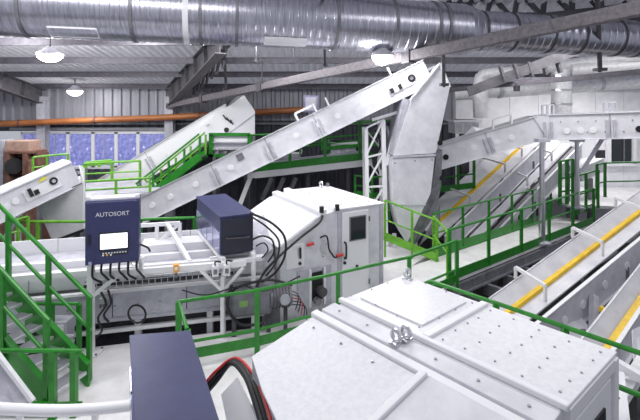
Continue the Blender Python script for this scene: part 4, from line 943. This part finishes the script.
for k in range(14): MB().disc(U2.lerp(U3, .05+.06*k)+uu*(.52 if k % 2 else .2)-un*.01, un, .02, .02, 6).build('bolt', MGREY, uc)
for k in (.62, .78): 
    c = at(432, 172, 14.2).lerp(U2, k)+ru*.72; MB().bar(c, c+UP*.32, .05, .05, up=(0, 1, 0)).build('top_bracket', WHITE2, rc)
c1, c2 = at(432, 172, 14.2).lerp(U2, .62)+ru*.72+UP*.32, at(432, 172, 14.2).lerp(U2, .78)+ru*.72+UP*.32; MB().bar(c1, c2, .05, .05).build('top_bracket', WHITE2, rc)
t = thing('small_hopper', 'white open hopper above the dipping conveyor', 'hopper', at(470, 140, 15.4))
MB().plate([at(452, 147, 15.3), at(472, 127, 15.3), at(480, 136, 15.3), at(478, 143, 15.3)], .04).build('side_plate', WHITE2, t); MB().plate([at(472, 127, 15.3), at(490, 130, 16.2), at(492, 139, 16.2), at(480, 137, 15.3)], .04).build('side_plate', WHITE, t)
def support(label, px, py0, py1, Y, r=.09, m=CHROME, base=True):
    t = thing('support_leg', label, 'support', at(px, py1, Y)); a, b = at(px, py1, Y), at(px, py0, Y); b.x = a.x
    MB().tube([a, a.lerp(b, .45)], r, 10).build('outer_tube', m, t, smooth=True); MB().tube([a.lerp(b, .44), b], r*.75, 10).build('inner_tube', m, t, smooth=True)
    MB().obox(a+UP*.02, (r*2, 0, 0), (0, r*2, 0), UP*.02).build('foot_plate', GREY, t); MB().obox(b-UP*.04, (r*2, 0, 0), (0, r*1.5, 0), UP*.05).build('head_clamp', GREY, t)
support('tall round steel leg standing on the diagonal walkway', 542, 139, 243, 13.05)
support('second round steel leg behind the diagonal walkway', 577, 139, 208, 14.6)
t = thing('brace', 'grey raking brace under the level conveyor at right', 'strut', at(583, 171, 13.8)); MB().bar(at(582, 171, 13.6), at(603, 138, 13.4), .1, .1).build('bar', GREY, t); MB().obox(at(603, 138, 13.4), (.1, 0, 0), (0, .04, 0), (0, 0, .05)).build('head_plate', GREY, t)

PANEL = mat('pale_lilac_panel', (.60, .60, .66), .42, var=.35, scale=4, dark=(.48, .48, .54))
def trough(label, lo, hi, w_far, w_near, sh, ext0=0, ext1=0, hoops=(), discs=(), yl=True, side_m=PANEL, slot=True, extra=0, hole=None):
    """sloping lidded conveyor: far plate, yellow strip, near plate, black slot and near side panel"""
    lo, hi = V(lo), V(hi); d = hi-lo; lo, hi = lo-d*ext0, hi+d*ext1; d = (hi-lo).normalized()
    hd = V((d.x, d.y, 0)).normalized(); n = V((hd.y, -hd.x, 0))          # n points to the near side
    t = thing('inclined_conveyor', label, 'conveyor', lo)
    def strip(n0, z0, n1, z1, th, nm, m):
        return MB().prism([lo+n*n0+UP*z0, lo+n*n1+UP*z1, hi+n*n1+UP*z1, hi+n*n0+UP*z0], UP*-th).build(nm, m, t)
    strip(-w_far, .22, -.03, 0, .03, 'far_plate', WHITE)
    if yl: MB().bar(lo+UP*.02, hi+UP*.02, .09, .08).build('yellow_strip', YELLOW, t, label='yellow edge strip')
    strip(.05, -.01, w_near, -.03, .03, 'near_plate', WHITE)
    e = w_near
    if slot: strip(e+.01, -.10, e+.19, -.10, .03, 'belt_slot', BLACK); e += .20
    if extra: strip(e, .0, e+extra, -.03, .03, 'return_belt', MGREY); e += extra
    MB().prism([lo+n*e+UP*.04, hi+n*e+UP*.04, hi+n*e-UP*sh, lo+n*e-UP*sh], n*.03).build('side_panel', side_m, t)
    MB().bar(lo+n*(e+.02)+UP*.05, hi+n*(e+.02)+UP*.05, .07, .02).build('flange', WHITE2, t); MB().bar(lo+n*(e+.04)-UP*sh, hi+n*(e+.04)-UP*sh, .07, .02).build('flange', WHITE2, t)
    MB().prism([lo-n*w_far+UP*.24, hi-n*w_far+UP*.24, hi-n*w_far-UP*sh, lo-n*w_far-UP*sh], n*-.03).build('side_panel', side_m, t)
    for k, zz in discs: MB().disc(lo.lerp(hi, k)+n*(e+.04)-UP*zz, n, .085, .02, 14).build('port_cover', WHITE2, t)
    if hole: MB().disc(lo.lerp(hi, hole)+n*(e+.04)-UP*sh*.5, n, .1, .02, 14).build('round_port', HOLE, t)
    for k in hoops:
        c = lo.lerp(hi, k); a, b = c-n*(w_far+.02)+UP*.25, c+n*(w_near*.9)+UP*.02
        MB().bar(a+UP*.0, a+UP*.22, .05, .05, up=(0, 1, 0)).build('hoop_post', WHITE2, t); MB().bar(a+UP*.22, b+UP*.30, .06, .06).build('hoop_bar', WHITE2, t); MB().bar(b, b+UP*.30, .05, .05, up=(0, 1, 0)).build('hoop_post', WHITE2, t)
    for k in (.15, .5, .85):
        for nn in (-w_far, e):
            c = lo.lerp(hi, k)+n*nn-UP*(sh*.5)
            if c.z > GZ+.2: MB().bar(c, V((c.x, c.y, GZ)), .1, .1, up=(0, 1, 0)).build('leg', MGREY, t)
    return t
trough('lidded conveyor with yellow strip rising past the near hood to the right edge', at(508, 314, 8.3), at(640, 213, 10.8), .30, .34, .62, .25, .5, hoops=(.22, .45, .66), discs=((.24, .3), (.31, .3), (.40, .28), (.5, .28)))
trough('lidded conveyor with yellow edge in the lower right corner', at(604, 356, 6.3), at(642, 300, 7.6), .21, .05, .4, .4, 1.2, hoops=(), discs=(), side_m=WHITE, slot=False, extra=.0)
trough('far lidded conveyor with yellow strip below the level conveyor', at(449, 213, 15.2), at(521, 147, 17.2), .62, .5, .55, .25, .12, hoops=(.28, .62, .8))
trough('far grey belt conveyor right of the yellow striped one', at(482, 222, 14.9), at(552, 152, 16.9), .32, .36, .5, .3, .15, hoops=(.55, .8), yl=False, extra=.2, hole=.36)
# frames and plates in the lower right
t = thing('floor_frame', 'white welded frame at the bottom right beside the near hood', 'frame', at(628, 400, 5.0))
MB().bar(at(614, 362, 5.3), at(652, 384, 5.0), .09, .09).build('bar', WHITE2, t); MB().bar(at(616, 405, 4.9), at(650, 352, 5.7), .14, .1).build('bar', WHITE2, t); MB().bar(at(619, 374, 5.2), at(626, 440, 4.4), .1, .08).build('bar', WHITE2, t)
MB().plate([at(632, 330, 6.2), at(655, 320, 6.4), at(655, 360, 5.9), at(634, 365, 5.9)], .03).build('plate', WHITE, t)
for x, y, Y in ((556, 320, 8.2), (574, 318, 8.0)):
    pass
t = thing('welded_stand', 'small white and yellow chute frame below the striped conveyor', 'frame', at(570, 335, 8.0))
MB().plate([at(558, 315, 8.4), at(572, 308, 8.8), at(590, 328, 8.3), at(574, 345, 7.9)], .03).build('plate', WHITE, t); MB().bar(at(600, 308, 8.3), at(618, 322, 8.0), .06, .1).build('yellow_bar', YELLOW, t); MB().bar(at(594, 296, 8.6), at(594, 345, 8.0), .12, .12, up=(0, 1, 0)).build('post', GREY, t)
for q in (at(566, 330, 8.2), at(584, 330, 8.2)): MB().bar(q, V((q.x, q.y, GZ)), .08, .08, up=(0, 1, 0)).build('leg', MGREY, t)
# right background: green posts, dark gear
rail('dark green rail behind the dipping conveyor right of the tall chute', [at(441, 192, 15.8), at(458, 190, 15.8), at(474, 188, 15.8)], 1.0, mids=(.5,), toe=(0, .2), r=.034, pr=.08)
rail('green rail frame below the level conveyor beside the second steel leg', [at(560, 205, 15.4), at(567, 204, 15.4), at(573, 203, 15.4)], 1.5, mids=(.3, .6), toe=None, r=.04, pr=.09)
t = thing('chute_box', 'pale slanted chute box under the level conveyor at right', 'chute', at(592, 175, 16))
MB().prism([at(580, 168, 16.3), at(604, 158, 16.3), at(604, 172, 16.3), at(582, 182, 16.3)], V((0, .8, 0))).build('body', WHITE, t, bevel=.02); MB().box(at(598, 158, 16.25)-V((.1, .02, 0)), at(598, 150, 16.25)+V((.25, 0, 0))).build('dark_plate', DSTEEL, t); MB().bar(at(590, 178, 16.5), V((at(590, 178, 16.5).x, 16.5, GZ)), .14, .14, up=(0, 1, 0)).build('leg', MGREY, t)

# ------------------------------------------------------------------ repeats carry a group
GROUPS = {'guard_rail': 'green guard rails of the walkways', 'hanger_rod': 'hangers under the roof', 'high_bay_lamp': 'high bay lamps under the roof', 'power_cable': 'black power cables at the far hood',
          'socket_box': 'white socket boxes', 'support_leg': 'round steel legs of the level conveyor', 'inclined_conveyor': 'lidded conveyors on the right', 'belt_conveyor': 'white belt conveyors',
          'sensor_housing': 'navy sensor housings', 'sorter_hood': 'white sorter hoods', 'steel_column': 'steel columns of the back wall', 'roof_beam': 'dark rafters', 'stair_rail': 'sloping stair handrails',
          'hose': 'hoses at the near hood', 'loose_cable': 'cables in the wire tray', 'machine_block': 'pale machine blocks in the back', 'insulated_pipe': 'foil wrapped pipes', 'walkway_deck': 'white walkway decks',
          'hanging_cable': 'cables hanging beside the footed post', 'discharge_chute': 'white discharge chutes', 'steel_stair': 'green steel stairs', 'conveyor_strut': 'white conveyor struts'}
for o in list(COL.objects):
    if o.parent is None and 'category' in o:
        g = GROUPS.get(o.name.split('.')[0])
        if g: o['group'] = g
